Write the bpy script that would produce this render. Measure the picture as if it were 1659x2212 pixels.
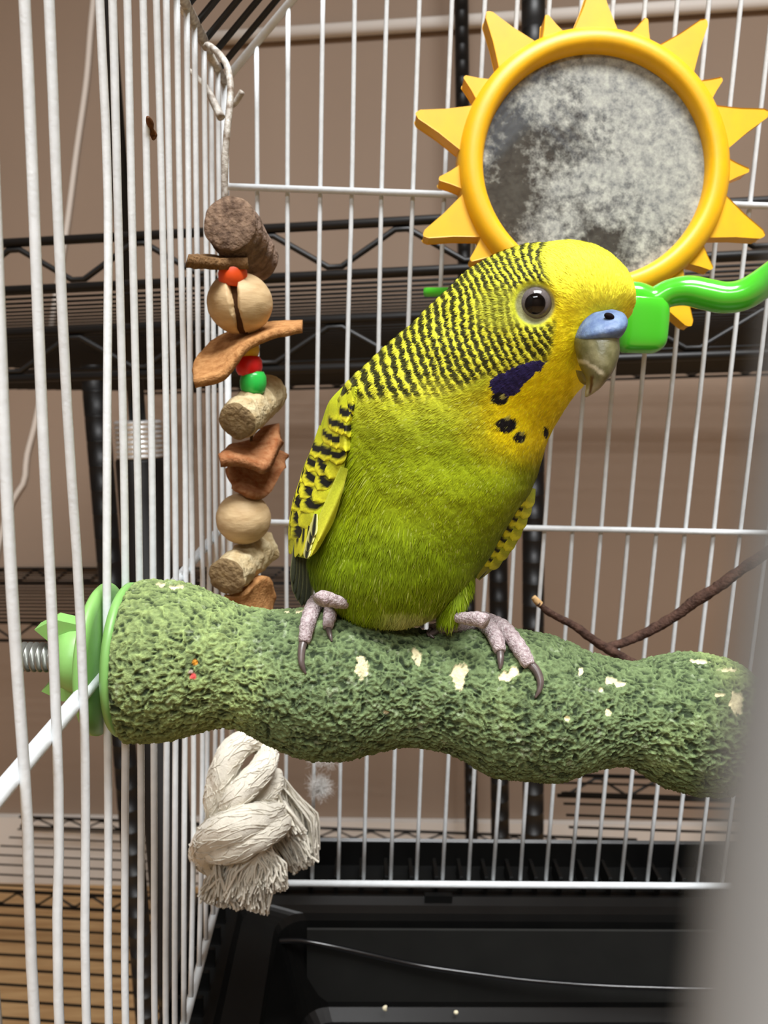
import bpy, math, random
import numpy as np
from mathutils import Matrix, Vector

for o in list(bpy.data.objects):
    bpy.data.objects.remove(o)
scn = bpy.context.scene
COL = scn.collection
rng = np.random.default_rng(7)
random.seed(7)

# ------------------------------------------------------------------ camera
F, CX, CY = 1665.0, 829.5, 1106.0            # focal length in pixels, principal point (1659 x 2212 frame)
CAMZ = 0.944                                 # refined below from the foot of the far wall
WALLD = 1.5


def nrm(v):
    v = np.asarray(v, float)
    return v / np.linalg.norm(v)


def frame(vdown, vdepth):
    """right / forward / up axes (rows, in camera coords x right, y down, z forward) from two vanishing points"""
    up = -nrm([(vdown[0] - CX) / F, (vdown[1] - CY) / F, 1])
    fw = np.array([(vdepth[0] - CX) / F, (vdepth[1] - CY) / F, 1])
    fw = nrm(fw - fw.dot(up) * up)
    return np.array([np.cross(fw, up), fw, up])


FC = frame((590, 9450), (783, 771))          # the cage, standing a little askew
FW = frame((1150, 12350), (830, 860))        # the level room
_r = FW @ np.array([(400 - CX) / F, (1905 - CY) / F, 1.0])
CAMZ = -_r[2] * WALLD / (_r[0] * math.sin(math.radians(4.0)) + _r[1] * math.cos(math.radians(4.0)))
CAM = np.array([0, 0, CAMZ])
cam_data = bpy.data.cameras.new('camera')
cam = bpy.data.objects.new('camera', cam_data)
COL.objects.link(cam)
m = Matrix.Identity(4)
for i, v in enumerate(([1, 0, 0], [0, -1, 0], [0, 0, -1])):
    w = FW @ np.array(v, float)
    for j in range(3):
        m[j][i] = w[j]
m.translation = Vector(CAM)
cam.matrix_world = m
cam_data.sensor_fit = 'HORIZONTAL'
cam_data.sensor_width = 36.0
cam_data.lens = 36.0 * F / 1659.0
cam_data.clip_start = 0.002
cam_data.clip_end = 50
cam_data.dof.use_dof = True
cam_data.dof.focus_distance = 0.163
cam_data.dof.aperture_fstop = 46.0
scn.camera = cam

# ------------------------------------------------------------------ light and exposure
world = bpy.data.worlds.new('world')
scn.world = world
world.use_nodes = True
world.node_tree.nodes['Background'].inputs[0].default_value = (1.0, 0.97, 0.93, 1)
world.node_tree.nodes['Background'].inputs[1].default_value = 0.05
scn.view_settings.view_transform = 'Standard'
scn.view_settings.look = 'None'
scn.view_settings.gamma = 1.0
scn.view_settings.use_curve_mapping = False
scn.view_settings.exposure = 0.38


def area(name, loc, rot, sx, sy, power, col):
    d = bpy.data.lights.new(name, 'AREA')
    d.shape = 'RECTANGLE'
    d.size, d.size_y, d.energy, d.color = sx, sy, power, col
    o = bpy.data.objects.new(name, d)
    COL.objects.link(o)
    o.location, o.rotation_euler = loc, rot
    return o


area('ceiling_lamp_light', (0.25, -0.35, 2.36), (0, 0, 0), 0.9, 0.5, 54, (0.97, 0.985, 1.0))
area('rear_ceiling_lamp_light', (-0.3, -1.7, 2.36), (0, 0, 0), 1.0, 0.5, 30, (0.97, 0.985, 1.0))

# ------------------------------------------------------------------ frames and helpers
MC = Matrix.Identity(4)
RC = FW @ FC.T                               # cage coords -> world
for i in range(3):
    for j in range(3):
        MC[i][j] = RC[i, j]
MC.translation = Vector(CAM)


def cray(px, py):
    return np.array([(px - CX) / F, (py - CY) / F, 1.0])


def cp(px, py, d):
    """pixel -> cage coords at distance d in front of the lens along the cage's depth"""
    r = FC @ cray(px, py)
    return r * d / r[1]


XL, YB = -0.0529, 0.31


def cleft(px, py, x=XL):
    r = FC @ cray(px, py)
    return r * x / r[0]


def cproj(P):
    """cage coords (N,3) -> pixels"""
    c = np.asarray(P) @ FC
    return CX + F * c[..., 0] / c[..., 2], CY + F * c[..., 1] / c[..., 2]


def wp(px, py, d):
    """pixel -> room coords at room depth d"""
    r = FW @ cray(px, py)
    return CAM + r * d / r[1]


MM = 0.163 / F                               # metres per pixel at the perch


def lin(c):
    c = np.asarray(c, float) / 255.0
    return np.where(c <= 0.04045, c / 12.92, ((c + 0.055) / 1.055) ** 2.4)


def sstep(a, b, x):
    t = np.clip((x - a) / (b - a), 0, 1)
    return t * t * (3 - 2 * t)


def vnoise(P, seed=0):
    P = np.asarray(P, float)
    i = np.floor(P).astype(np.int64)
    f = P - i
    f = f * f * (3 - 2 * f)
    out = 0
    for dx in (0, 1):
        for dy in (0, 1):
            for dz in (0, 1):
                h = ((i[..., 0] + dx) * 374761393 + (i[..., 1] + dy) * 668265263 + (i[..., 2] + dz) * 2147483647 + seed * 974711) & 0xffffffff
                h = ((h ^ (h >> 13)) * 1274126177) & 0xffffffff
                h = ((h ^ (h >> 16)) * 2246822519) & 0xffffffff
                v = (h ^ (h >> 15)) / 4294967295.0
                w = (f[..., 0] if dx else 1 - f[..., 0]) * (f[..., 1] if dy else 1 - f[..., 1]) * (f[..., 2] if dz else 1 - f[..., 2])
                out = out + v * w
    return out * 2 - 1


def fbm(P, oct=3, seed=0):
    s, a, t = 0, 1.0, 0
    P = np.asarray(P, float)
    for k in range(oct):
        s = s + a * vnoise(P * 2.03 ** k, seed + k)
        t += a
        a *= 0.5
    return s / t


def crom(pts, n):
    """Catmull-Rom through pts (K,D), n samples, parameter by chord length"""
    P = np.asarray(pts, float)
    if len(P) == 2:
        t = np.linspace(0, 1, n)[:, None]
        return P[0] * (1 - t) + P[1] * t
    K = len(P)
    d = np.linalg.norm(np.diff(P[:, :3], axis=0), axis=1) + 1e-9
    c = np.concatenate([[0], np.cumsum(d)])
    s = np.linspace(0, c[-1], n)
    k = np.clip(np.searchsorted(c, s, side='right') - 1, 0, K - 2)
    t = ((s - c[k]) / d[k])[:, None]
    Q = np.vstack([2 * P[0] - P[1], P, 2 * P[-1] - P[-2]])
    p0, p1, p2, p3 = Q[k], Q[k + 1], Q[k + 2], Q[k + 3]
    return 0.5 * (2 * p1 + (p2 - p0) * t + (2 * p0 - 5 * p1 + 4 * p2 - p3) * t ** 2 + (3 * p1 - p0 - 3 * p2 + p3) * t ** 3)


def raw_mesh(name, V, Fq, mat, cols=None, smooth=True):
    """fast mesh: V (N,3); Fq array of quads (M,4) or tris (M,3), or a list of such arrays"""
    me = bpy.data.meshes.new(name)
    V = np.ascontiguousarray(V, np.float32)
    arrs = Fq if isinstance(Fq, list) else [Fq]
    arrs = [np.asarray(a, np.int32) for a in arrs if len(a)]
    loops = np.concatenate([a.ravel() for a in arrs])
    sizes = np.concatenate([np.full(len(a), a.shape[1], np.int32) for a in arrs])
    starts = np.concatenate([[0], np.cumsum(sizes)[:-1]]).astype(np.int32)
    me.vertices.add(len(V))
    me.vertices.foreach_set('co', V.ravel())
    me.loops.add(len(loops))
    me.loops.foreach_set('vertex_index', loops)
    me.polygons.add(len(sizes))
    me.polygons.foreach_set('loop_start', starts)
    me.update(calc_edges=True)
    me.polygons.foreach_set('use_smooth', np.full(len(sizes), bool(smooth)))
    if cols is not None:
        at = me.attributes.new('col', 'FLOAT_COLOR', 'POINT')
        c4 = np.ones((len(V), 4), np.float32)
        c4[:, :3] = cols
        at.data.foreach_set('color', c4.ravel())
    me.materials.append(mat)
    return me


class Thing:
    pass


def props(o, label=None, cat=None, group=None, kind=None):
    for k, v in (('label', label), ('category', cat), ('group', group), ('kind', kind)):
        if v:
            o[k] = v
    return o


def thing(name, label, cat, base, cage=True, group=None):
    """an Empty at the thing's base; its parts are given in cage (or room) coords"""
    o = bpy.data.objects.new(name, None)
    o.empty_display_size = 0.01
    COL.objects.link(o)
    o.matrix_world = (MC @ Matrix.Translation(Vector(base))) if cage else Matrix.Translation(Vector(base))
    o['base'] = [float(x) for x in base]
    props(o, label, cat, group)
    return o


def part(name, V, Fq, mat, parent, cols=None, smooth=True, label=None, kind=None, up=None):
    """a mesh child of parent; V in cage / room coords, 'up' = top-level thing for a sub-part"""
    root = up or parent
    b = np.array(root['base'])
    me = raw_mesh(name, np.asarray(V) - b, Fq, mat, cols, smooth)
    o = bpy.data.objects.new(name, me)
    COL.objects.link(o)
    o.parent = parent
    props(o, label, kind=kind)
    return o


def solo(name, V, Fq, mat, label=None, cat=None, base=None, cage=True, cols=None, smooth=True, group=None, kind=None):
    """a top-level mesh"""
    V = np.asarray(V)
    b = np.array(base if base is not None else V.mean(axis=0))
    me = raw_mesh(name, V - b, Fq, mat, cols, smooth)
    o = bpy.data.objects.new(name, me)
    COL.objects.link(o)
    o.matrix_world = (MC @ Matrix.Translation(Vector(b))) if cage else Matrix.Translation(Vector(b))
    o['base'] = [float(x) for x in b]
    return props(o, label, cat, group, kind)


def grid_faces(nr, nc, wrap=True, off=0):
    """quads of nr rings of nc verts"""
    r = np.arange(nr - 1)[:, None]
    c = np.arange(nc if wrap else nc - 1)[None, :]
    c2 = (c + 1) % nc
    return np.stack([r * nc + c, r * nc + c2, (r + 1) * nc + c2, (r + 1) * nc + c], -1).reshape(-1, 4) + off


def tube(path, rad, n=10, samples=None, caps=True, squash=None):
    """path (K,3), rad scalar or (K,) -> verts, faces list"""
    P = np.asarray(path, float)
    R = np.broadcast_to(np.asarray(rad, float), (len(P),)).copy()
    if samples:
        Q = crom(np.hstack([P, R[:, None]]), samples)
        P, R = Q[:, :3], np.maximum(Q[:, 3], 1e-5)
    T = np.gradient(P, axis=0)
    T /= np.linalg.norm(T, axis=1)[:, None] + 1e-12
    ref = np.array([0, 1.0, 0]) if abs(T[0][1]) < 0.8 else np.array([1.0, 0, 0])
    N = np.zeros_like(P)
    v = ref - ref.dot(T[0]) * T[0]
    for i in range(len(P)):
        v = v - v.dot(T[i]) * T[i]
        v /= np.linalg.norm(v) + 1e-12
        N[i] = v
    B = np.cross(T, N)
    a = np.linspace(0, 2 * np.pi, n, endpoint=False)
    V = P[:, None] + R[:, None, None] * (np.cos(a)[None, :, None] * N[:, None] + np.sin(a)[None, :, None] * B[:, None])
    V = V.reshape(-1, 3)
    fs = [grid_faces(len(P), n)]
    if caps:
        k = len(V)
        V = np.vstack([V, P[0], P[-1]])
        i = np.arange(n)
        j = (i + 1) % n
        fs.append(np.stack([np.full(n, k), j, i], -1))
        l = (len(P) - 1) * n
        fs.append(np.stack([np.full(n, k + 1), l + i, l + j], -1))
    return V, fs


def join(*parts):
    Vs, Fs, o = [], [], 0
    for V, fs in parts:
        Vs.append(V)
        for a in (fs if isinstance(fs, list) else [fs]):
            Fs.append(np.asarray(a) + o)
        o += len(V)
    by = {}
    for a in Fs:
        by.setdefault(a.shape[1], []).append(a)
    return np.vstack(Vs), [np.vstack(v) for v in by.values()]


def box(c, s, ax=None):
    """box of centre c and full size s, axes ax rows"""
    ax = np.eye(3) if ax is None else np.asarray(ax)
    V = np.array([[x, y, z] for x in (-.5, .5) for y in (-.5, .5) for z in (-.5, .5)]) * np.asarray(s)
    V = V @ ax + np.asarray(c)
    Fq = np.array([[0, 1, 3, 2], [4, 6, 7, 5], [0, 4, 5, 1], [2, 3, 7, 6], [0, 2, 6, 4], [1, 5, 7, 3]])
    return V, [Fq]


def lathe(prof, c, axis, n=40):
    """profile [(radius, height)] about axis through c"""
    ax = nrm(axis)
    u = nrm(np.cross(ax, [0, 1, 0.01] if abs(ax[1]) < .9 else [1, 0, 0]))
    v = np.cross(ax, u)
    a = np.linspace(0, 2 * np.pi, n, endpoint=False)
    P = np.asarray(prof, float)
    V = np.asarray(c) + P[:, 1][:, None, None] * ax + P[:, 0][:, None, None] * (np.cos(a)[None, :, None] * u + np.sin(a)[None, :, None] * v)
    return V.reshape(-1, 3), [grid_faces(len(P), n)]


def loft(secs, nu=48, nt=60, power=1.0):
    """secs: (Lpx, Lpy, Rpx, Rpy, depth, b) -> closed blob; L and R are silhouette points, b the half depth"""
    S = np.array([np.concatenate([cp(a, b, d), cp(c, e, d), [bb]]) for a, b, c, e, d, bb in secs])
    ctr = (S[:, :3] + S[:, 3:6]) / 2
    key = np.hstack([ctr + 0.4 * (S[:, :3] - ctr), S])
    Q = crom(key, nt)[:, 3:]
    L, R, b = Q[:, :3], Q[:, 3:6], np.maximum(Q[:, 6], 1e-5)
    a = np.linspace(0, 2 * np.pi, nu, endpoint=False)
    ca, sa = np.cos(a), np.sin(a)
    ca = np.sign(ca) * np.abs(ca) ** power
    sa = np.sign(sa) * np.abs(sa) ** power
    V = ((L + R) / 2)[:, None] + ((R - L) / 2)[:, None] * ca[None, :, None] + b[:, None, None] * sa[None, :, None] * np.array([0, -1.0, 0])
    V = V.reshape(-1, 3)
    fs = [grid_faces(nt, nu)]
    k = len(V)
    V = np.vstack([V, V[:nu].mean(0), V[-nu:].mean(0)])
    i = np.arange(nu)
    j = (i + 1) % nu
    fs.append(np.stack([np.full(nu, k), j, i], -1))
    l = k - nu
    fs.append(np.stack([np.full(nu, k + 1), l + i, l + j], -1))
    return V, fs


def ball(c, r, nu=48, nv=32, ax=None):
    """r scalar or 3-vector"""
    ax = np.eye(3) if ax is None else np.asarray(ax)
    th = np.linspace(0, np.pi, nv)
    a = np.linspace(0, 2 * np.pi, nu, endpoint=False)
    D = np.stack([np.sin(th)[:, None] * np.cos(a), np.sin(th)[:, None] * np.sin(a), np.cos(th)[:, None] * np.ones(nu)], -1).reshape(-1, 3)
    return (D * np.asarray(r)) @ ax + np.asarray(c), [grid_faces(nv, nu)], D


def sheet(e1, e2, thick, n=24, mrow=8, noise=0.0, sag=0.0, seed=0):
    """a thick sheet between two 3-D edge polylines"""
    A, B = crom(e1, n), crom(e2, n)
    t = np.linspace(0, 1, mrow)[:, None, None]
    G = A[None] * (1 - t) + B[None] * t
    du = np.gradient(G, axis=1)
    dv = np.gradient(G, axis=0)
    N = np.cross(du, dv)
    N /= np.linalg.norm(N, axis=2)[..., None] + 1e-12
    G = G + N * (sag * np.sin(np.pi * t))
    if noise:
        G = G + N * (noise * fbm(G.reshape(-1, 3) * 260, 3, seed).reshape(mrow, n, 1))
    top, bot = G + N * thick / 2, G - N * thick / 2
    V = np.vstack([top.reshape(-1, 3), bot.reshape(-1, 3)])
    g = grid_faces(mrow, n, wrap=False)
    o = mrow * n
    fs = [g, g[:, ::-1] + o]
    idx = np.concatenate([np.arange(n), np.arange(1, mrow) * n + n - 1, (mrow - 1) * n + np.arange(n - 2, -1, -1), np.arange(mrow - 2, 0, -1) * n])
    nx = np.roll(idx, -1)
    fs.append(np.stack([idx + o, nx + o, nx, idx], -1))
    return V, [np.vstack(fs)]


# ------------------------------------------------------------------ materials
def mat(name, col=(200, 200, 200), rough=0.5, spec=0.5, metal=0.0, var=None, bump=None, attr=False, coat=0.0, col2=None, sheen=0.0, sss=0.0, stretch=None):
    mt = bpy.data.materials.new(name)
    mt.use_nodes = True
    nt = mt.node_tree
    b = nt.nodes['Principled BSDF']
    b.inputs['Roughness'].default_value = rough
    b.inputs['Metallic'].default_value = metal
    b.inputs['Specular IOR Level'].default_value = spec
    b.inputs['Coat Weight'].default_value = coat
    b.inputs['Sheen Weight'].default_value = sheen
    if sss:
        b.inputs['Subsurface Weight'].default_value = sss
        b.inputs['Subsurface Radius'].default_value = (0.002, 0.001, 0.0006)
        b.inputs['Subsurface Scale'].default_value = 1.0
    tc = nt.nodes.new('ShaderNodeTexCoord')
    co = tc.outputs['Object']
    if stretch:
        mp = nt.nodes.new('ShaderNodeMapping')
        mp.inputs['Scale'].default_value = stretch
        nt.links.new(co, mp.inputs['Vector'])
        co = mp.outputs['Vector']
    c = tuple(lin(col)) + (1,)
    src = None
    if attr:
        a = nt.nodes.new('ShaderNodeAttribute')
        a.attribute_name = 'col'
        src = a.outputs['Color']
    if var:
        nz = nt.nodes.new('ShaderNodeTexNoise')
        nz.inputs['Scale'].default_value = var[0]
        nz.inputs['Detail'].default_value = 5
        nt.links.new(co, nz.inputs['Vector'])
        rp = nt.nodes.new('ShaderNodeMapRange')
        rp.inputs['From Min'].default_value = 0.3
        rp.inputs['From Max'].default_value = 0.7
        nt.links.new(nz.outputs['Fac'], rp.inputs['Value'])
        mx = nt.nodes.new('ShaderNodeMix')
        mx.data_type = 'RGBA'
        nt.links.new(rp.outputs['Result'], mx.inputs['Factor'])
        if src:
            mx.blend_type = 'MULTIPLY'
            mx.inputs['Factor'].default_value = 1
            nt.links.remove(mx.inputs['Factor'].links[0])
            mr2 = nt.nodes.new('ShaderNodeMapRange')
            mr2.inputs['From Min'].default_value = 0.3
            mr2.inputs['From Max'].default_value = 0.7
            mr2.inputs['To Min'].default_value = 1 - var[1]
            mr2.inputs['To Max'].default_value = 1 + var[1]
            nt.links.new(nz.outputs['Fac'], mr2.inputs['Value'])
            nt.links.new(src, mx.inputs['A'])
            nt.links.new(mr2.outputs['Result'], mx.inputs['B'])
        else:
            c2 = tuple(lin(col2)) if col2 else tuple(np.clip(np.array(c[:3]) * (1 - var[1]), 0, 1))
            mx.inputs['A'].default_value = c
            mx.inputs['B'].default_value = c2 + (1,)
        src = mx.outputs['Result']
    if src:
        nt.links.new(src, b.inputs['Base Color'])
    else:
        b.inputs['Base Color'].default_value = c
    if bump:
        nz = nt.nodes.new('ShaderNodeTexNoise')
        nz.inputs['Scale'].default_value = bump[0]
        nz.inputs['Detail'].default_value = 4
        nt.links.new(co, nz.inputs['Vector'])
        bp = nt.nodes.new('ShaderNodeBump')
        bp.inputs['Strength'].default_value = bump[1]
        bp.inputs['Distance'].default_value = bump[2]
        nt.links.new(nz.outputs['Fac'], bp.inputs['Height'])
        nt.links.new(bp.outputs['Normal'], b.inputs['Normal'])
    return mt


M_WIRE = mat('white_enamel', (216, 221, 223), 0.38, 0.45, var=(300, 0.12), bump=(900, 0.25, 0.0003))
M_FRONT = mat('shaded_enamel', (132, 134, 134), 0.5, 0.3)  # cage wire greyed: the shade beside the lens is put into its colour
M_RUST = mat('worn_wire', (214, 212, 204), 0.45, 0.4, var=(420, 0.5), col2=(120, 104, 88), bump=(800, 0.5, 0.0006))
M_BLACK = mat('black_enamel', (14, 14, 14), 0.45, 0.35, var=(60, 0.3))
M_ROOF = mat('black_roof_wire', (16, 15, 15), 0.4, 0.4)
M_TRAY = mat('black_plastic', (10, 10, 10), 0.3, 0.25, var=(45, 0.3), col2=(15, 15, 14), bump=(1500, 0.05, 0.0002))
M_TRAYLIT = mat('lit_tray_plastic', (31, 31, 29), 0.6, 0.3, var=(60, 0.2))  # tray plastic made lighter, reflected light put into the grey
M_CORD = mat('black_gloss', (14, 14, 15), 0.16, 0.6)
M_PERCH = mat('mineral_coating', (100, 130, 80), 0.85, 0.25, attr=True, var=(900, 0.22), bump=(1700, 0.7, 0.0005))
M_GREENPL = mat('pale_green_plastic', (128, 180, 98), 0.4, 0.5, var=(200, 0.1), bump=(900, 0.1, 0.0002))
M_LIME = mat('lime_plastic', (74, 196, 44), 0.16, 0.6, coat=0.3, sss=0.08)
M_SUN = mat('yellow_plastic', (238, 178, 6), 0.42, 0.45, var=(130, 0.14), col2=(222, 168, 24), bump=(1200, 0.08, 0.0002))
M_STEEL = mat('steel', (214, 216, 216), 0.3, 0.6, metal=0.45, var=(500, 0.3))
M_BOLT = mat('bolt_steel', (128, 130, 124), 0.35, 0.5, metal=0.6, var=(500, 0.3))
M_FEATH = mat('plumage', (140, 160, 20), 0.75, 0.2, attr=True, var=(2200, 0.12), bump=(2600, 0.35, 0.0003), sheen=0.05)
M_STRAND = mat('barbs', (140, 160, 20), 0.7, 0.2, attr=True)
M_FOOT = mat('scaly_skin', (196, 184, 184), 0.65, 0.3, var=(1500, 0.35), col2=(138, 118, 120), bump=(2400, 0.9, 0.0006))
M_CLAW = mat('claw_horn', (92, 80, 76), 0.35, 0.5, var=(700, 0.4))
M_CERE = mat('blue_cere', (112, 134, 164), 0.5, 0.4, var=(420, 0.3), col2=(70, 92, 138), bump=(1500, 0.35, 0.0004))
M_BEAK = mat('horn_beak', (132, 130, 96), 0.4, 0.45, attr=True, var=(600, 0.15), bump=(900, 0.3, 0.0004))
M_EYE = mat('eyeball', (20, 20, 20), 0.05, 0.35, attr=True)
M_LID = mat('eyelid_skin', (104, 104, 101), 0.75, 0.2, var=(1600, 0.25), bump=(2500, 0.6, 0.0004))
M_NOSTRIL = mat('nostril_dark', (22, 16, 18), 0.9, 0.1)
M_BARK = mat('grey_bark', (146, 124, 108), 0.9, 0.15, var=(260, 0.5), col2=(82, 66, 56), bump=(600, 1.0, 0.0016), stretch=(1, 1, 1))
M_BARKEND = mat('sawn_dark_wood', (140, 116, 96), 0.9, 0.15, var=(420, 0.4), col2=(70, 54, 44), bump=(700, 0.9, 0.001))
M_CORK = mat('pale_wood', (206, 192, 156), 0.9, 0.15, var=(300, 0.3), col2=(170, 148, 108), bump=(700, 0.9, 0.001))
M_CORKEND = mat('pale_wood_end', (150, 128, 92), 0.9, 0.15, var=(420, 0.4), col2=(112, 92, 66), bump=(800, 0.9, 0.001))
M_BALL = mat('beech_bead', (208, 182, 140), 0.6, 0.3, var=(120, 0.2), col2=(182, 152, 110), stretch=(1, 1, 4), bump=(500, 0.2, 0.0004), attr=False)
M_SLOT = mat('bead_slot', (70, 46, 28), 0.9, 0.1)
M_LEATHER = mat('tan_leather', (190, 142, 92), 0.95, 0.1, var=(500, 0.3), col2=(152, 104, 62), bump=(1400, 0.8, 0.0006))
M_LEATHERD = mat('rust_leather', (172, 124, 86), 0.95, 0.1, var=(500, 0.3), col2=(140, 84, 50), bump=(1400, 0.8, 0.0006))
M_LEATHERB = mat('brown_leather_edge', (140, 108, 74), 0.95, 0.1, var=(500, 0.35), col2=(96, 72, 48), bump=(1200, 0.9, 0.0008))
M_ORANGE = mat('orange_bead', (228, 82, 28), 0.4, 0.4, sss=0.1)
M_YELLOWB = mat('yellow_bead', (226, 176, 44), 0.4, 0.4, sss=0.1)
M_RED = mat('red_bead', (214, 26, 28), 0.35, 0.45, sss=0.1)
M_GREENB = mat('green_bead', (44, 186, 74), 0.28, 0.5, sss=0.1)
M_ROPE = mat('cotton_rope', (236, 230, 214), 0.95, 0.1, var=(350, 0.16), bump=(1800, 0.5, 0.0005), sheen=0.2)
M_FLUFF = mat('down_fluff', (232, 230, 226), 0.95, 0.1)
M_TWIG = mat('twig_bark', (84, 62, 52), 0.9, 0.15, var=(350, 0.5), col2=(52, 38, 33), bump=(900, 0.8, 0.001))
M_TWIGTIP = mat('cut_wood', (196, 160, 112), 0.9, 0.15, var=(700, 0.3))
M_FLECK = mat('brown_husk', (104, 62, 26), 0.7, 0.3, var=(800, 0.4))
M_SEED = mat('seed_husk', (226, 216, 184), 0.7, 0.3)
M_WALL = mat('taupe_paint', (154, 136, 120), 0.9, 0.2, var=(2.2, 0.08), bump=(160, 0.12, 0.002))
M_WHITE = mat('white_paint', (226, 222, 216), 0.6, 0.4)
M_CEIL = mat('ceiling_paint', (214, 208, 200), 0.9, 0.2)
M_FLOOR = mat('wood_floor', (206, 170, 122), 0.6, 0.35, var=(9, 0.2), col2=(180, 142, 96), stretch=(1, 9, 1))
M_CABLE = mat('white_cable', (224, 218, 210), 0.5, 0.4)
M_STAND = mat('stand_metal', (40, 40, 42), 0.5, 0.4)


def mirror_material():
    mt = bpy.data.materials.new('grimy_mirror')
    mt.use_nodes = True
    nt = mt.node_tree
    b = nt.nodes['Principled BSDF']
    b.inputs['Base Color'].default_value = (0.16, 0.18, 0.21, 1)
    b.inputs['Metallic'].default_value = 1.0
    b.inputs['Roughness'].default_value = 0.06
    d = nt.nodes.new('ShaderNodeBsdfPrincipled')
    d.inputs['Roughness'].default_value = 0.85
    tc = nt.nodes.new('ShaderNodeTexCoord')

    def noise(scale, detail, rough=0.6):
        n = nt.nodes.new('ShaderNodeTexNoise')
        n.inputs['Scale'].default_value = scale
        n.inputs['Detail'].default_value = detail
        n.inputs['Roughness'].default_value = rough
        nt.links.new(tc.outputs['Object'], n.inputs['Vector'])
        return n.outputs['Fac']

    def math_(op, a, b_=None, c_=None):
        n = nt.nodes.new('ShaderNodeMath')
        n.operation = op
        for i, v in enumerate((a, b_, c_)):
            if v is None:
                continue
            if isinstance(v, (int, float)):
                n.inputs[i].default_value = v
            else:
                nt.links.new(v, n.inputs[i])
        return n.outputs[0]
    sep = nt.nodes.new('ShaderNodeSeparateXYZ')
    nt.links.new(tc.outputs['Object'], sep.inputs[0])
    gx = math_('MULTIPLY', sep.outputs['X'], 10.0)        # smears of dirt are thicker on one side
    gz = math_('MULTIPLY', sep.outputs['Z'], 5.0)
    big = noise(38, 4)
    fine = noise(340, 8, 0.75)
    s = math_('ADD', math_('MULTIPLY', big, 2.4), math_('MULTIPLY', fine, 1.1))
    s = math_('ADD', math_('ADD', s, gx), gz)
    mr = nt.nodes.new('ShaderNodeMapRange')
    mr.inputs['From Min'].default_value = 1.66
    mr.inputs['From Max'].default_value = 2.12
    mr.inputs['To Min'].default_value = 0.12
    mr.inputs['To Max'].default_value = 0.93
    nt.links.new(s, mr.inputs['Value'])
    cr = nt.nodes.new('ShaderNodeMix')
    cr.data_type = 'RGBA'
    cr.inputs['A'].default_value = tuple(lin((104, 106, 106))) + (1,)
    cr.inputs['B'].default_value = tuple(lin((176, 177, 166))) + (1,)
    m2 = nt.nodes.new('ShaderNodeMapRange')
    m2.inputs['From Min'].default_value = 0.35
    m2.inputs['From Max'].default_value = 0.65
    nt.links.new(fine, m2.inputs['Value'])
    nt.links.new(m2.outputs[0], cr.inputs['Factor'])
    nt.links.new(cr.outputs['Result'], d.inputs['Base Color'])
    ms = nt.nodes.new('ShaderNodeMixShader')
    nt.links.new(mr.outputs[0], ms.inputs[0])
    nt.links.new(b.outputs[0], ms.inputs[1])
    nt.links.new(d.outputs[0], ms.inputs[2])
    nt.links.new(ms.outputs[0], nt.nodes['Material Output'].inputs['Surface'])
    return mt


M_MIRROR = mirror_material()

# ------------------------------------------------------------------ the room
YAWW = math.radians(4.0)
wx = np.array([math.cos(YAWW), -math.sin(YAWW), 0])
wy = np.array([math.sin(YAWW), math.cos(YAWW), 0])


def wallpt(px, py, off=0.0):
    """pixel -> point on the far wall, off metres in front of it"""
    r = FW @ cray(px, py)
    return CAM + r * (WALLD - off) / (r @ wy)


def slab(name, c, s, mt, ax=None, **k):
    V, fs = box(c, s, ax)
    return solo(name, V, fs, mt, cage=False, smooth=False, kind='structure', **k)


WAX = np.array([wx, wy, [0, 0, 1]])
wc = wy * (WALLD + 0.05)
slab('floor', (0, -0.6, -0.025), (6.0, 6.4, 0.05), M_FLOOR)
slab('ceiling', (0, -0.6, 2.425), (6.0, 6.4, 0.05), M_CEIL)
slab('wall_back', (wc[0], wc[1], 1.2), (5.6, 0.1, 2.4), M_WALL, WAX)
slab('wall_left', (-2.35, -0.6, 1.2), (0.1, 4.6, 2.4), M_WALL)
slab('wall_right', (2.35, -0.6, 1.2), (0.1, 4.6, 2.4), M_WALL)
slab('wall_front', (0, -2.75, 1.2), (4.8, 0.1, 2.4), M_WALL)
zb = wallpt(400, 1762)[2]
bc = wy * (WALLD - 0.008)
bb = slab('baseboard_back', (bc[0], bc[1], zb / 2), (4.6, 0.016, zb), M_WHITE, WAX)
a, b = wallpt(440, 84, 0.012), wallpt(1659, 4, 0.012)
dv = (b - a) / np.linalg.norm(b - a)
V, fs = tube([a, b, b + dv * 0.8], 0.0115, 12)
solo('trim_1', V, fs, M_WHITE, cage=False, kind='structure', label='white pipe running level along the wall')
pts = [wallpt(x, y, 0.006) for x, y in ((206, -40), (196, 60), (186, 180), (165, 330), (143, 500), (120, 640), (100, 780), (78, 905), (58, 985), (52, 1040), (28, 1080), (4, 1150), (-30, 1300))]
V, fs = tube(pts, 0.0055, 8, 60)
solo('wall_cable', V, fs, M_CABLE, 'thin white cable drooping down the taupe wall', 'cable', cage=False)

# ------------------------------------------------------------------ the wire rack behind the cage
YAWR = math.radians(6.5)
rx = np.array([math.cos(YAWR), -math.sin(YAWR), 0])
ry = np.array([math.sin(YAWR), math.cos(YAWR), 0])


def rkpt(x, y, z):
    return CAM + rx * x + ry * y + np.array([0, 0, z])


def rkpix(px, py, y):
    """pixel on the rack's crosswise plane at y -> (x, z) in the rack"""
    r = FW @ cray(px, py)
    p = r * y / (r @ ry)
    return p @ rx, p[2]


rack = thing('wire_rack', 'black wire shelving rack with zigzag trussed shelves behind the cage', 'rack', rkpt(0, 0.8, -CAMZ), cage=False)


def rod(name, a, b, r, n=8):
    V, fs = tube([a, b], r, n)
    return part(name, V, fs, M_BLACK, rack)


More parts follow.
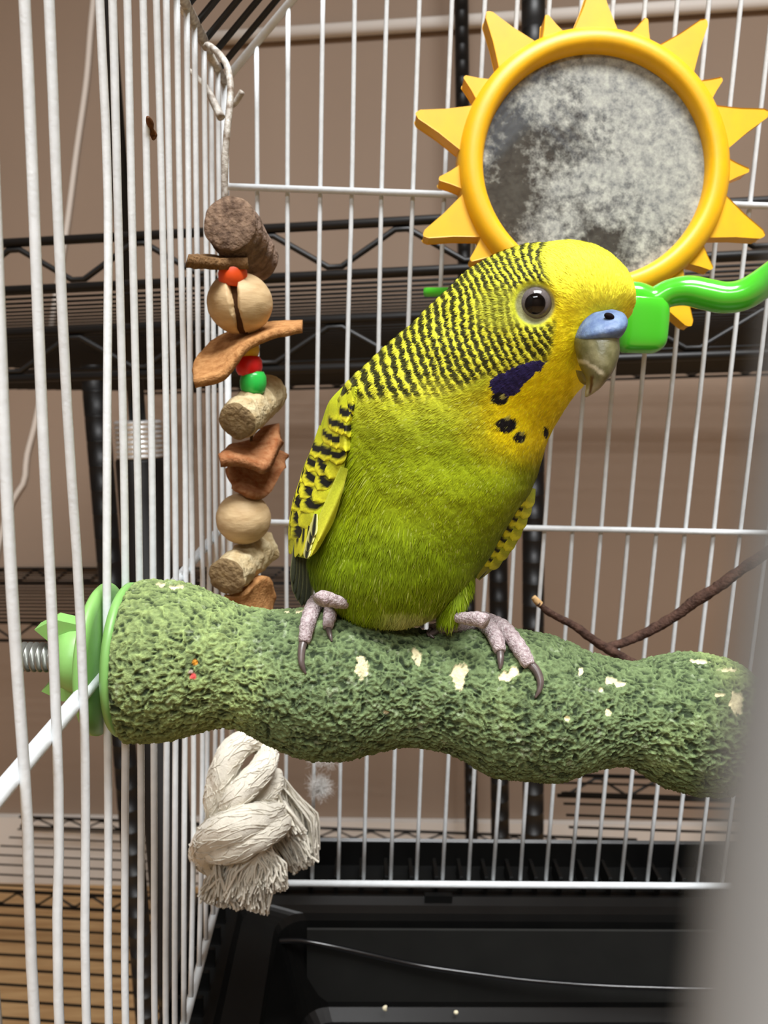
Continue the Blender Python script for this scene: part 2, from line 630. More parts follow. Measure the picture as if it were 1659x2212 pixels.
def truss(y, z_top, z_bot, x0, x1, pitch, phase, r=0.003):
    rod('shelf_rail', rkpt(x0, y, z_top), rkpt(x1, y, z_top), r)
    rod('shelf_rail', rkpt(x0, y, z_bot), rkpt(x1, y, z_bot), r)
    k0, k1 = math.floor((x0 - phase) / pitch * 2), math.ceil((x1 - phase) / pitch * 2)
    P = []
    for k in range(k0, k1 + 1):
        x = phase + k * pitch / 2
        if x < x0 or x > x1:
            continue
        z = z_top - 1.6 * r if k % 2 == 0 else z_bot + 1.6 * r
        e = pitch * 0.05
        P += [rkpt(x - e, y, z), rkpt(x + e, y, z)]
    V, fs = tube(P, r * 0.66, 7)
    part('truss_wire', V, fs, M_BLACK, rack)


def shelf(y0, y1, z, x0, x1, r=0.0012, step=0.025):
    k = 1
    while y0 + k * step < y1 - 0.004:
        rod('shelf_wire', rkpt(x0, y0 + k * step, z), rkpt(x1, y0 + k * step, z), r, 6)
        k += 1


xa, za = rkpix(561, 495, 0.5)
xb, zb2 = rkpix(570, 601, 0.5)
xpk = rkpix(300, 545, 0.5)[0]
pit = rkpix(579, 545, 0.5)[0] - xpk
XR0, XR1 = -0.62, 0.78
truss(0.5, za, zb2, XR0, XR1, pit, xpk)                     # upper shelf, near edge
shelf(0.5, 1.36, zb2 + 0.005, XR0, XR1)
truss(1.36, zb2 + 0.031, zb2, XR0, XR1, pit, xpk)
_, zc = rkpix(640, 692, 0.5)
_, zd = rkpix(640, 797, 0.5)
xp2 = rkpix(721, 706, 0.5)[0]
truss(0.505, zc, zd, XR0, XR1, pit * 1.04, xp2)             # the shelf just under it
shelf(0.505, 1.36, zd + 0.006, XR0, XR1)
shelf(0.505, 1.36, zc + 0.004, XR0, XR1, 0.0017)
truss(1.36, zd + 0.022, zd, XR0, XR1, pit, xpk + 0.02, 0.0022)
ze = rkpix(100, 1345, 1.08)[1]
truss(1.08, ze, ze - 0.029, -0.98, -0.02, 0.075, 0, 0.0026)    # middle shelf
shelf(1.08, 1.46, ze, -0.98, -0.02, 0.0018, 0.022)
truss(1.46, ze, ze - 0.03, -0.98, -0.02, 0.075, 0, 0.0026)
zf = rkpix(300, 1774, 1.40)[1]
truss(1.40, zf, zf - 0.022, -0.95, 0.3, 0.07, 0, 0.0028)     # lowest shelf
shelf(1.18, 1.40, zf - 0.022, -0.95, 0.3, 0.0016, 0.03)
truss(1.18, zf - 0.012, zf - 0.04, -0.95, 0.3, 0.07, 0.02, 0.003)
shelf(0.72, 1.18, zf - 0.04, -0.95, 0.3, 0.002, 0.031)
zg = rkpix(1300, 1800, 0.80)[1]
truss(0.66, zg, zg - 0.028, 0.1, 0.72, 0.075, 0, 0.0026)      # right-hand low shelf
shelf(0.66, 0.93, zg, 0.1, 0.72, 0.0014, 0.025)
truss(0.93, zg, zg - 0.028, 0.1, 0.72, 0.075, 0, 0.0026)


def post(px, py, d, ztop, zbot, r):
    p = wp(px, py, d)
    prof, z = [], zbot
    while z < ztop:
        prof += [(r, z), (r, z + 0.021), (r * 0.985, z + 0.0225), (r * 0.985, z + 0.0245), (r, z + 0.0254)]
        z += 0.0254
    V, fs = lathe([(1e-5, zbot)] + prof + [(1e-5, prof[-1][1])], (p[0], p[1], 0), (0, 0, 1), 20)
    part('post', V, fs, M_BLACK, rack)


post(206, 850, 0.80, CAMZ + zd - 0.002, 0.0, 0.0125)
post(997, 50, 1.38, 2.0, 0.0, 0.0120)
post(1152, 60, 0.86, 2.0, 0.0, 0.0125)
post(1077, 1300, 0.98, CAMZ + zd, 0.0, 0.0125)

pl = thing('pole_stand', 'black pole in a wide black tube with a silver threaded collar', 'pole', (wp(304, 1000, 0.62)[0], wp(304, 1000, 0.62)[1], 0), cage=False)
pb = np.array([wp(304, 1000, 0.62)[0], wp(304, 1000, 0.62)[1], 0])
z1 = wp(304, 990, 0.62)[2]
z2 = wp(304, 918, 0.62)[2]
zr = wp(360, 2122, 0.62)[2]
V, fs = lathe([(1e-5, 0), (0.05, 0), (0.05, 0.012), (0.0195, 0.02), (0.0195, z1 - 0.002), (0.0185, z1), (1e-5, z1)], pb, (0, 0, 1), 36)
part('tube', V, fs, M_BLACK, pl)
prof = [(1e-5, z1)]
z = z1
while z < z2:
    prof += [(0.0172, z), (0.0186, z + 0.0014), (0.0186, z + 0.0022), (0.0172, z + 0.0036)]
    z += 0.0038
V, fs = lathe(prof + [(1e-5, z)], pb, (0, 0, 1), 36)
part('threaded_collar', V, fs, M_STEEL, pl, label='silver threaded collar')
V, fs = lathe([(1e-5, z1), (0.0066, z1), (0.0066, 2.1), (1e-5, 2.1)], pb, (0, 0, 1), 20)
part('inner_pole', V, fs, M_BLACK, pl)
V, fs = lathe([(0.0195, zr - .008), (0.024, zr - .006), (0.024, zr + .006), (0.0195, zr + .008)], pb, (0, 0, 1), 36)
part('clamp_ring', V, fs, M_BLACK, pl)

# ------------------------------------------------------------------ the cage
cage = thing('bird_cage', 'white wire bird cage with black plastic base tray and black roof wires', 'cage', (0.08, 0.16, -0.30))
WR_ = 0.00088
ZT, ZM1, ZM2, ZB = 0.098, 0.0612, -0.0668, -0.2325
XRR = 0.300


def wire(pts, r=WR_, mt=M_WIRE, n=10, name='wire', samples=None):
    V, fs = tube(pts, r, n, samples)
    return part(name, V, fs, mt, cage)


def gable(x):
    mid = (XL + XRR) / 2
    return ZT + 0.098 + 1.13 * (min(x, 2 * mid - x) - XL) - 0.098


sp = 0.0118
YF = 0.0085                                   # the front wall, right beside the lens
x = XL
k = 0
while x <= XRR + 1e-6:
    if k > 0 and x < XRR - 0.002:
        j = lambda: random.uniform(-0.00035, 0.00035)
        top = min(gable(x), 0.26)
        wire([(x + j(), YB, ZB - 0.001), (x + j(), YB, -0.13), (x + j(), YB, ZM2), (x + j(), YB, 0.0), (x + j(), YB, ZM1), (x + j(), YB, top)], samples=16)
    k += 1
    x = XL + k * sp + 0.0001 * math.sin(k * 2.3)
for z, sl in ((ZM1, 0.022), (ZM2, 0.008), (ZB, -0.016)):
    wire([(XL, YB - 0.0021, z + 0.0), (XRR, YB - 0.0021, z + 0.0)], 0.00125 if z != ZB else 0.0015, name='cross_wire')
mid = (XL + XRR) / 2
wire([(XL, YB, ZT), (mid, YB, gable(mid)), (XRR, YB, ZT)], 0.0015, name='roof_edge')
wire([(XL, YB, ZT), (XL, YB, ZB)], 0.0013, name='corner_wire')
# side wall: each wire traced along its bends
LEFT = [
    [(-35, 0), (-12, 420), (7, 900), (27, 1300), (53, 1671), (60, 1789), (75, 2212)],
    [(53, 0), (72, 420), (91, 900), (111, 1300), (123, 1600), (127.5, 1789), (128, 2212)],
    [(106, 0), (123, 420), (146, 900), (172, 1300), (184, 1640), (185, 1789), (187, 2212)],
    [(215, 0), (233, 420), (231.5, 900), (231, 1300), (233, 1600), (234, 1789), (235, 2212)],
    [(243, 0), (254, 420), (265.6, 900), (271, 1260), (271, 1600), (270, 1789), (271, 2212)],
    [(275, 0), (284, 420), (295, 900), (302, 1300), (305, 1789), (304, 2212)],
    [(309, 0), (318, 420), (327, 900), (331, 1300), (333, 1789), (334, 2212)],
    [(337.5, 0), (349.5, 420), (359, 900), (361, 1300), (359, 1789), (358, 2212)],
    [(359, 0), (366, 420), (376, 900), (380, 1300), (378, 1789), (377.6, 2212)],
    [(382, 0), (388, 420), (399, 900), (401, 1300), (398, 1789), (397, 2212)],
    [(403, 5), (407, 420), (412, 900), (416, 1300), (418, 1789), (412, 2166)],
    [(420, 60), (424, 420), (431, 900), (438, 1300), (436, 1789), (430, 2092)],
    [(440, 90), (444, 420), (450, 900), (452, 1300), (445, 1789), (445, 2026)],
    [(455, 110), (458, 420), (463, 900), (467, 1300), (463, 1789), (460, 1975)],
    [(470, 145), (473, 420), (478, 900), (482, 1300), (478, 1789), (474, 1940)],
]
ZBL = -0.2135
for L in LEFT:
    P = [cleft(*p) for p in L]
    top = P[0].copy()
    if top[2] < ZT:
        top[2] = ZT
        P = [top] + P if abs(P[0][2] - ZT) > 0.004 else [top] + P[1:]
    if P[-1][2] > ZBL + 0.004:
        e = P[-1].copy()
        e[2] = ZBL
        P.append(e)
    wire(P, samples=24)
for k in range(1, 8):                                     # towards the front, beside the lens
    y = 0.112 - k * sp
    if y > 0.014:
        wire([(XL, y, ZBL), (XL, y, ZT)])
wire([(XL - 0.0022, 0.012, ZM2 - 0.0015), (XL - 0.0022, YB, ZM2 - 0.0015)], 0.0016, name='cross_wire')
wire([(XL, 0.012, ZT), (XL, YB, ZT)], 0.0015, M_RUST, name='top_rail')
wire([(XL, 0.012, ZBL), (XL, YB, ZBL)], 0.0015, name='bottom_rail')
# front frame: the door beside the lens stands open, its upright is the wire nearest the lens
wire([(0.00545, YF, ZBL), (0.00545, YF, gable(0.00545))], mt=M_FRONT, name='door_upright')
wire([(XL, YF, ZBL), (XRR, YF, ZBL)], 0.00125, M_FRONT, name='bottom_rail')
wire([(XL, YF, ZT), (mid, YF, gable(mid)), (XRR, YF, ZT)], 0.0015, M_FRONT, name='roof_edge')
for X in (XL, XRR):
    wire([(X, YF, ZT), (X, YF, ZBL)], 0.0013, name='corner_wire')
wire([(XRR, YB, ZT), (XRR, YB, ZB)], 0.0013, name='corner_wire')
for k in range(1, 25):                                    # far side wall
    y = 0.012 + k * sp
    wire([(XRR, y, ZBL), (XRR, y, ZT)], n=6)
wire([(XRR, 0.012, ZT), (XRR, YB, ZT)], 0.0015, name='top_rail')
wire([(XRR, 0.012, ZBL), (XRR, YB, ZBL)], 0.0015, name='bottom_rail')
wire([(XRR + 0.002, 0.012, ZM2), (XRR + 0.002, YB, ZM2)], 0.0014, name='cross_wire')
# roof wires up both slopes
for k in range(1, 25):
    y = YB - k * 0.0126 + 0.001
    wire([(XL, y, ZT), (mid, y, gable(mid))], 0.0011, M_ROOF, n=8, name='roof_wire')
    wire([(XRR, y, ZT), (mid, y, gable(mid))], 0.0011, M_ROOF, n=6, name='roof_wire')
wire([(mid, 0.012, gable(mid)), (mid, YB, gable(mid))], 0.0015, M_ROOF, name='ridge_wire')
# bent wire ends by the toy hook
wire([cp(408, 152, .281), cp(424, 166, .279), cp(446, 190, .277), cp(464, 226, .275), cp(478, 254, .273)], [.0008, .0009, .0010, .0013, .0014], M_RUST, samples=18, name='clip_wire')
wire([cp(492, 232, .284), cp(508, 222, .283), cp(516, 210, .282), cp(523, 198, .281)], .0010, M_RUST, samples=12, name='clip_wire')
wire([cp(390, 8, .262), cp(420, 60, .270), cp(446, 105, .280), cp(470, 150, .286)], .0014, M_RUST, samples=14, name='clip_wire')

# base tray: rim, sloping inside walls, floor
X0o, X1o, Y0o, Y1o = XL - 0.012, XRR + 0.012, 0.0, YB + 0.020
ZR = ZB - 0.006


def ring(x0, x1, y0, y1, z, rad, n=7):
    P = []
    for cx_, cy_, a0 in ((x1 - rad, y1 - rad, 0), (x0 + rad, y1 - rad, 90), (x0 + rad, y0 + rad, 180), (x1 - rad, y0 + rad, 270)):
        for t in np.linspace(0, 90, n):
            a_ = math.radians(a0 + t)
            P.append((cx_ + rad * math.cos(a_), cy_ + rad * math.sin(a_), z))
    return np.array(P)


zfl = cp(1000, 2192, 0.30)[2]
rings = [ring(X0o + .012, X1o - .012, Y0o + .012, Y1o - .012, zfl - 0.004, .012),
         ring(X0o, X1o, Y0o, Y1o, ZR - .012, .018),
         ring(X0o, X1o, Y0o, Y1o, ZR + .0135, .018),
         ring(X0o + .001, X1o - .001, Y0o + .001, Y1o - .001, ZR + .0145, .017),
         ring(X0o + .0022, X1o - .0022, Y0o + .0022, Y1o - .0022, ZR + .0135, .016),
         ring(X0o + .0024, X1o - .0024, Y0o + .0024, Y1o - .0024, ZR + .001, .016),
         ring(XL + .004, XRR - .004, .016, YB - .0025, ZR, .012),
         ring(XL + .006, XRR - .006, .020, YB - .0045, ZR - .003, .012),
         ring(XL + .020, XRR - .012, .026, YB - .006, ZR - .006, .012),
         ring(XL + .0215, XRR - .013, .027, YB - .007, ZR - .009, .012),
         ring(XL + .032, XRR - .020, .035, YB - .010, zfl + .004, .012),
         ring(XL + .036, XRR - .024, .039, YB - .014, zfl, .010)]
V = np.vstack(rings)
nn = len(rings[0])
fs = [grid_faces(len(rings), nn)]
V = np.vstack([V, V[:nn].mean(0), V[-nn:].mean(0)])
i = np.arange(nn)
j = (i + 1) % nn
kk = len(rings) * nn
fs += [np.stack([np.full(nn, kk), j, i], -1), np.stack([np.full(nn, kk + 1), kk - nn + i, kk - nn + j], -1)]
tray = part('base_tray', V, fs, M_TRAY, cage, smooth=False)
for k in range(30):                                       # ribs along the ledge under the back wall
    X = XL + 0.012 + k * 0.0114
    if X < XRR - .01:
        V, fs = box((X, YB + 0.0065, ZR + 0.004), (0.0016, 0.013, 0.009))
        part('ledge_rib', V, fs, M_TRAY, tray, smooth=False, up=cage)
for k in range(24):
    V, fs = box((XL - .0045, 0.03 + k * 0.0118, ZR + 0.004), (0.009, 0.0016, 0.009))
    part('ledge_rib', V, fs, M_TRAY, tray, smooth=False, up=cage)
V, fs = box((0.1236 + .003, YB - .0100, (ZR - .011 + zfl + .004) / 2), (XRR - XL - .062, .0012, ZR - .009 - zfl - .004), np.array([[1, 0, 0], [0, 1, .045], [0, -.045, 1]]))
part('lit_tray_wall', V, fs, M_TRAYLIT, tray, smooth=False, up=cage)  # added slab over the back inner wall, coloured as if catching reflections
V, fs = box((cp(945, 1928, YB)[0], YB - .003, cp(945, 1928, YB)[2]), (0.0125, 0.0035, 0.0035))
part('tray_catch', V, fs, M_TRAY, tray, smooth=False, up=cage)

V, fs = tube([cp(x, y, d) for x, y, d in ((470, 2075, .272), (530, 2046, .284), (590, 2034, .293), (650, 2033, .2975), (720, 2045, .298), (800, 2063, .298), (900, 2085, .298), (1020, 2103, .297), (1150, 2119, .296), (1300, 2130, .295), (1480, 2136, .293), (1700, 2142, .290), (1900, 2170, .285))], 0.00115, 12, 90)
solo('tray_cord', V, fs, M_CORD, 'thin glossy black cord lying curved inside the black tray', 'cord')
for x, y, lb in ((830, 2178, 'tiny curled pale seed husk on the tray floor, closer to the rope'), (985, 2187, 'tiny round pale seed husk on the tray floor, farther from the rope')):
    c = cp(x, y, .296)
    V, fs, D = ball(c, (0.0011, 0.0008, 0.0015 if x < 900 else 0.0010), 12, 8)
    V = V + np.array([1, 0, 0]) * (np.abs(V[:, 2:3] - c[2]) * (0.5 if x < 900 else 0.0))
    solo('seed_husk', V, fs, M_SEED, lb, 'seed', group='husks in the tray')

# stand under the cage (only its top touches the tray)
st = thing('cage_stand', 'dark metal stand carrying the base tray of the cage', 'stand', (0.1236, 0.16, zfl - 0.006))
V, fs = box((0.1236, 0.165, zfl - 0.009), (0.30, 0.26, 0.01))
part('stand_top', V, fs, M_STAND, st, smooth=False)
Minv = np.array(MC.inverted())
for X in (0.0, 0.25):
    for y in (0.05, 0.28):
        a = np.array([X, y, zfl - 0.012])
        aw = np.array(MC @ Vector(a))
        bw = np.array([aw[0], aw[1], 0.002, 1.0])
        V, fs = tube([a, (Minv @ bw)[:3]], 0.009, 12)
        part('leg', V, fs, M_STAND, st)

# ------------------------------------------------------------------ the perch
YP = 0.1625
TOP = [(287, 1300), (288, 1276), (292, 1264), (330, 1262), (380, 1266), (420, 1275), (470, 1297), (520, 1318), (570, 1326), (640, 1323), (700, 1319), (760, 1320), (810, 1335), (860, 1354), (920, 1370), (980, 1372), (1050, 1367), (1110, 1367), (1150, 1374), (1210, 1390), (1290, 1420), (1340, 1434), (1380, 1438), (1430, 1427), (1500, 1420), (1560, 1428), (1600, 1448), (1640, 1482), (1672, 1530), (1684, 1575)]
BOT = [(287, 1548), (288, 1572), (292, 1584), (330, 1586), (380, 1580), (420, 1570), (470, 1559), (520, 1562), (570, 1584), (640, 1612), (700, 1623), (760, 1619), (810, 1607), (860, 1598), (920, 1600), (980, 1617), (1050, 1651), (1110, 1663), (1150, 1667), (1210, 1667), (1290, 1645), (1340, 1640), (1380, 1655), (1430, 1680), (1500, 1697), (1560, 1694), (1600, 1680), (1640, 1655), (1672, 1615), (1684, 1585)]
Tc = np.array([cp(x, y, YP) for x, y in TOP])
Bc = np.array([cp(x, y, YP) for x, y in BOT])
PX = (Tc[:, 0] + Bc[:, 0]) / 2
PZ = (Tc[:, 2] + Bc[:, 2]) / 2
PR = (Tc[:, 2] - Bc[:, 2]) / 2
Q = crom(np.stack([PX, PZ, PR], -1), 400)
PXs, PZs, PRs = Q[:, 0], Q[:, 1], Q[:, 2]


def perch_axis(x):
    return np.interp(x, PXs, PZs), np.interp(x, PXs, PRs)


def on_perch(px, py, lift=0.0):
    """front surface of the perch along a pixel ray (nearest approach if the ray clears it), lifted outwards"""
    r = FC @ cray(px, py)
    best = None
    for d in np.linspace(YP - 0.022, YP + 0.006, 140):
        p = r * d / r[1]
        zc_, rr = perch_axis(p[0])
        q = math.hypot(p[1] - YP, p[2] - zc_) - rr - lift
        if best is None or q < best[0]:
            best = (q, p)
        if q <= 0:
            return p
    return best[1]


nt, nu = 860, 400
s = np.linspace(0, 1, nt)
Qs = crom(np.stack([PX, PZ, PR], -1), nt)
a = np.linspace(0, 2 * np.pi, nu, endpoint=False)
ring_n = np.stack([np.zeros(nu), -np.cos(a), np.sin(a)], -1)
C0 = np.stack([Qs[:, 0], np.full(nt, YP), Qs[:, 1]], -1)
P0 = C0[:, None] + Qs[:, 2][:, None, None] * ring_n[None]
P0 = P0.reshape(-1, 3)
wv = P0 * 420
warp = np.stack([fbm(wv, 2, 11), fbm(wv + 31.7, 2, 12), fbm(wv + 77.1, 2, 13)], -1)
q = P0 * np.array([470, 680, 680]) + warp * 1.1
rid = 1 - np.abs(fbm(q, 3, 3))
rid2 = 1 - np.abs(vnoise(P0 * np.array([1150, 1500, 1500]) + warp, 5))
lump = fbm(P0 * 130, 2, 9)
pit = fbm(P0 * np.array([700, 1000, 1000]) + warp * 2.0, 3, 71)
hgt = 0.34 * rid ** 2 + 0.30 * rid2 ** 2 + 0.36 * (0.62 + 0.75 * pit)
rr = np.repeat(Qs[:, 2], nu)
amp = np.clip(rr / 0.004, 0, 1)
endf = np.repeat(sstep(0.0, 0.02, s), nu)                   # smoother moulded lip at the washer end
NN = np.tile(ring_n, (nt, 1))
disp = ((hgt - 0.62) * 0.0016 * (0.35 + 0.65 * endf) + lump * 0.0004) * amp
px_, py_ = cproj(P0)
CHIPS = [(782, 1443, 13, 24), (779, 1425, 8, 12), (897, 1410, 9, 14), (905, 1425, 7, 14), (993, 1450, 17, 18), (991, 1472, 12, 18), (1110, 1450, 12, 14), (1095, 1462, 17, 10), (1591, 1520, 14, 28), (1318, 1470, 12, 8), (1338, 1478, 12, 7), (1255, 1450, 6, 8), (1298, 1490, 5, 4), (1313, 1540, 7, 9), (835, 1540, 7, 4), (1226, 1552, 6, 6), (1556, 1501, 12, 4), (1510, 1428, 20, 5), (1570, 1448, 20, 5), (380, 1268, 18, 6), (348, 1262, 12, 4), (648, 1320, 8, 5), (620, 1320, 6, 4)]
edge = fbm(np.stack([px_ / 9, py_ / 9, px_ * 0 + 3.3], -1), 3, 21)
chip = np.zeros(len(P0))
front = NN[:, 1] < 0.25
for cx_, cy_, rx_, ry_ in CHIPS:
    dd = np.hypot((px_ - cx_) / rx_, (py_ - cy_) / ry_)
    chip = np.maximum(chip, sstep(1.08, 0.82, dd + edge * 0.75) * front)
disp = disp * (1 - 0.75 * chip) - chip * 0.0003 * amp
V = P0 + NN * disp[:, None]
hue = fbm(P0 * 60, 3, 31)
fine = fbm(P0 * 1500, 2, 33)
h01 = np.clip((hgt - 0.35) / 0.5, 0, 1)
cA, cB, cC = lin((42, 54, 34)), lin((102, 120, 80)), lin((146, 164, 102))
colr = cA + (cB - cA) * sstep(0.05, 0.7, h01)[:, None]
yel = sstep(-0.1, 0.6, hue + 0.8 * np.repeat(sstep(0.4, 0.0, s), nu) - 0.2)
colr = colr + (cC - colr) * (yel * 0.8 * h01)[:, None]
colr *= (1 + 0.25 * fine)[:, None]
dust = sstep(0.42, 0.62, fbm(P0 * 800, 2, 41)) * 0.3
colr = colr + (lin((176, 188, 158)) - colr) * dust[:, None]
cream = lin((232, 222, 178)) * (0.82 + 0.3 * fbm(P0 * 900, 2, 51))[:, None]
colr = colr + (cream - colr) * chip[:, None]
for cx_, cy_, rr_, cc in ((416, 1460, 7, (200, 70, 70)), (421, 1430, 6, (190, 130, 40)), (412, 1452, 5, (196, 180, 170))):
    k = sstep(1.2, 0.7, np.hypot((px_ - cx_) / rr_, (py_ - cy_) / rr_) + edge * 0.6) * front
    colr = colr + (lin(cc) - colr) * k[:, None]
perch = thing('mineral_perch', 'rough wavy green mineral perch clamped to the cage wires', 'perch', cp(1000, 1660, YP))
n0 = len(V)
V = np.vstack([V, V[:nu].mean(0), V[-nu:].mean(0)])
colr = np.vstack([colr, colr[:nu].mean(0), colr[-nu:].mean(0)])
i = np.arange(nu)
j = (i + 1) % nu
fs = [grid_faces(nt, nu), np.stack([np.full(nu, n0), j, i], -1), np.stack([np.full(nu, n0 + 1), n0 - nu + i, n0 - nu + j], -1)]
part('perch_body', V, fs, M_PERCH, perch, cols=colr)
zw = cp(250, 1422, YP)[2]
cw = np.array([XL, YP, zw])


def disc(x0, x1, R, name, off=0.0):
    h = x1 - x0
    prof = [(0.002, 0), (R - 0.002, 0), (R - 0.0006, h * .12), (R, h * .35), (R, h * .65), (R - 0.0006, h * .88), (R - 0.002, h), (0.002, h)]
    V, fs = lathe(prof, cw + np.array([x0, off, 0]), (1, 0, 0), 64)
    return part(name, V, fs, M_GREENPL, perch)


disc(0.0012, 0.0040, 0.0168, 'washer')
disc(-0.0042, -0.0014, 0.0166, 'washer')
# bolt with thread
prof = [(1e-5, -0.021)]
xx = -0.021
while xx < -0.004:
    prof += [(0.0027, xx), (0.0033, xx + .0005), (0.0033, xx + .0008), (0.0027, xx + .0013)]
    xx += 0.0013
V, fs = lathe(prof + [(1e-5, xx)], cw, (1, 0, 0), 24)
part('bolt', V, fs, M_BOLT, perch, label='silver threaded bolt')
V, fs = lathe([(0.0034, -0.0115), (0.0065, -0.0115), (0.0075, -0.009), (0.0080, -0.0043), (0.0034, -0.0043)], cw, (1, 0, 0), 30)
nutp = part('wing_nut', V, fs, M_GREENPL, perch)
for sgn in (1, -1):
    ang = math.radians(62)
    wdir = np.array([0, -math.sin(math.radians(6)) * sgn, sgn * 1.0])
    wdir = nrm(wdir)
    side = nrm(np.cross(wdir, [1, 0, 0]))
    A = cw + np.array([-0.0045, 0, 0]) + wdir * 0.0035
    B = cw + np.array([-0.013, 0, 0]) + wdir * 0.0085
    prof2 = np.array([A + np.array([0.002, 0, 0]), A + wdir * .0045 + np.array([0.001, 0, 0]), B + wdir * .0015 + np.array([.001, 0, 0]), B + np.array([-.0035, 0, 0]) - wdir * 0.001, A + np.array([-.007, 0, 0]) - wdir * .001])
    th = 0.0018
    V = np.vstack([prof2 + side * th, prof2 - side * th])
    m_ = len(prof2)
    tri = np.array([[0, t, t + 1] for t in range(1, m_ - 1)])
    qd = np.array([[t, t + m_, (t + 1) % m_ + m_, (t + 1) % m_] for t in range(m_)])
    part('nut_wing', V, [tri, tri[:, ::-1] + m_, qd], M_GREENPL, nutp, smooth=False, up=perch)

# ------------------------------------------------------------------ the mirror
YM = 0.288
mc = cp(1279, 366, YM)
PPM = (mc @ FC)[2] / F
ringR = 0.5 * (293 + 240) * PPM
mir = thing('sun_mirror', 'round bird mirror in a yellow sunburst frame with a lime green arm', 'mirror', cp(1279, 760, YM))
tilt = math.radians(11)
mu, mv, mw = np.array([1.0, 0, 0]), np.array([0, math.sin(tilt), math.cos(tilt)]), np.array([0, -math.cos(tilt), math.sin(tilt)])


def mpt(u, v, w=0.0):
    return mc + mu * u + mv * v + mw * w


prof = [(-26, -.004), (-27, .003), (-22, .0062), (-10, .0072), (8, .0068), (22, .0048), (27, .001), (27, -.004)]
n = 120
a = np.linspace(0, 2 * np.pi, n, endpoint=False)
V = np.array([[mpt((ringR + p * PPM) * math.cos(t), (ringR + p * PPM) * math.sin(t), w) for t in a] for p, w in prof]).reshape(-1, 3)
g = grid_faces(len(prof), n)
lst = (len(prof) - 1) * n
i = np.arange(n)
j = (i + 1) % n
g = np.vstack([g, np.stack([lst + i, lst + j, j, i], -1)])
part('frame', V, g, M_SUN, mir)


def ray_part(ang, r0, r1, hw, th):
    d = np.array([math.cos(ang), math.sin(ang)])
    t = np.array([-d[1], d[0]])
    out = []
    for r_, h_ in ((r0 - 14, hw * 1.1), (r0, hw), (r0 + (r1 - r0) * .5, hw * .52), (r1 - 7, hw * .13 + 3), (r1 - 1.5, 4.2), (r1, 1.5)):
        out.append((d * r_ + t * h_, d * r_ - t * h_))
    P = [o[0] for o in out] + [o[1] for o in out[::-1]]
    P = np.array(P) * PPM
    f_ = np.array([mpt(p[0], p[1], th) for p in P])
    b_ = np.array([mpt(p[0], p[1], -0.003) for p in P])
    mdl = np.array([mpt(p[0] * 1.0, p[1] * 1.0, th * 0.4) for p in P])
    V = np.vstack([f_, b_])
    m_ = len(P)
    top = np.array([[k, k + 1, m_ - 2 - k, m_ - 1 - k] for k in range(m_ // 2 - 1)])
    qd = np.array([[(t_ + 1) % m_, t_, t_ + m_, (t_ + 1) % m_ + m_] for t_ in range(m_)])
    o = part('ray', V, [np.vstack([top[:, ::-1], top + m_, qd])], M_SUN, mir, smooth=False)
    bv = o.modifiers.new('bevel', 'BEVEL')
    bv.width = 0.0006
    bv.segments = 2
    bv.limit_method = 'ANGLE'


BIG = [91, 127, 166, 204, 235, 270, 303, 340, 19, 54]
SML = [72, 36, 0.5, 321, 148, 187, 109.5, 219, 252, 286]
for t in BIG:
    ray_part(math.radians(t), 282, 396 if t != 303 else 398, 50, 0.003)
for t in SML:
    ray_part(math.radians(t), 284, 334, 27, 0.003)
V, fs = lathe([(1e-5, 0.0022), (245 * PPM, 0.0022), (245 * PPM, -0.001), (1e-5, -0.001)], mc, mw, 96)
part('mirror_glass', V, fs, M_MIRROR, mir, smooth=False, label='round mirror clouded with grey grime')
YA = 0.262
arm = [(1330, 640, .262, 27), (1372, 640, .262, 30), (1410, 650, .261, 29), (1445, 634, .260, 29), (1485, 628, .258, 31), (1525, 636, .256, 32), (1565, 643, .254, 32), (1605, 637, .252, 32), (1645, 614, .250, 31), (1690, 580, .248, 30), (1740, 540, .248, 28), (1780, 520, .250, 22)]
V, fs = tube([cp(x, y, d) for x, y, d, r in arm], [r * .258 / F for *_, r in arm], 28, 110)
part('arm', V, fs, M_LIME, mir, label='glossy lime green arm')
secs = [(1338, 640, 1436, 648, YA, .0062), (1334, 660, 1440, 668, YA, .0068), (1332, 700, 1438, 704, YA, .0068), (1332, 735, 1434, 738, YA, .0064), (1335, 752, 1424, 754, YA, .0055), (1345, 762, 1408, 764, YA, .003)]
V, fs = loft(secs, 40, 30, 0.6)
part('clip_block', V, fs, M_LIME, mir)
V, fs = tube([cp(x, y, d) for x, y, d in ((918, 631, .300), (1000, 631, .294), (1150, 634, .282), (1340, 642, .264))], 0.00175, 14, 40)
part('clip_bar', V, fs, M_LIME, mir)

# ------------------------------------------------------------------ the hanging toy
TOYD = 0.905                                 # the toy hangs clear of the side wires


def tc(px, py, d):
    return cp(px, py, d * TOYD)


toy = thing('hanging_toy', 'hanging bird toy of wooden beads, leather scraps and a knotted cotton rope', 'bird toy', tc(540, 1960, .265))


def tpart(name, vf, mt, **k):
    return part(name, vf[0], vf[1], mt, toy, **k)


hook = [(443, 104, .290), (450, 98, .288), (464, 108, .284), (479, 123, .280), (490, 142, .276), (496, 168, .272), (498, 200, .270), (494, 250, .268), (489, 300, .267), (486, 350, .267), (485, 432, .268)]
tpart('hook_wire', tube([tc(*p) for p in hook], 0.0010, 10, 60), M_RUST)
strg = [(485, 430, .268), (503, 560, .268), (518, 655, .268), (540, 780, .268), (548, 840, .268), (545, 900, .268), (540, 1000, .268), (526, 1120, .268), (520, 1240, .268), (530, 1330, .268), (548, 1480, .268), (560, 1610, .268)]
tpart('string', tube([tc(p[0], p[1], .273) for p in strg], 0.0005, 8, 60), M_LEATHERB)


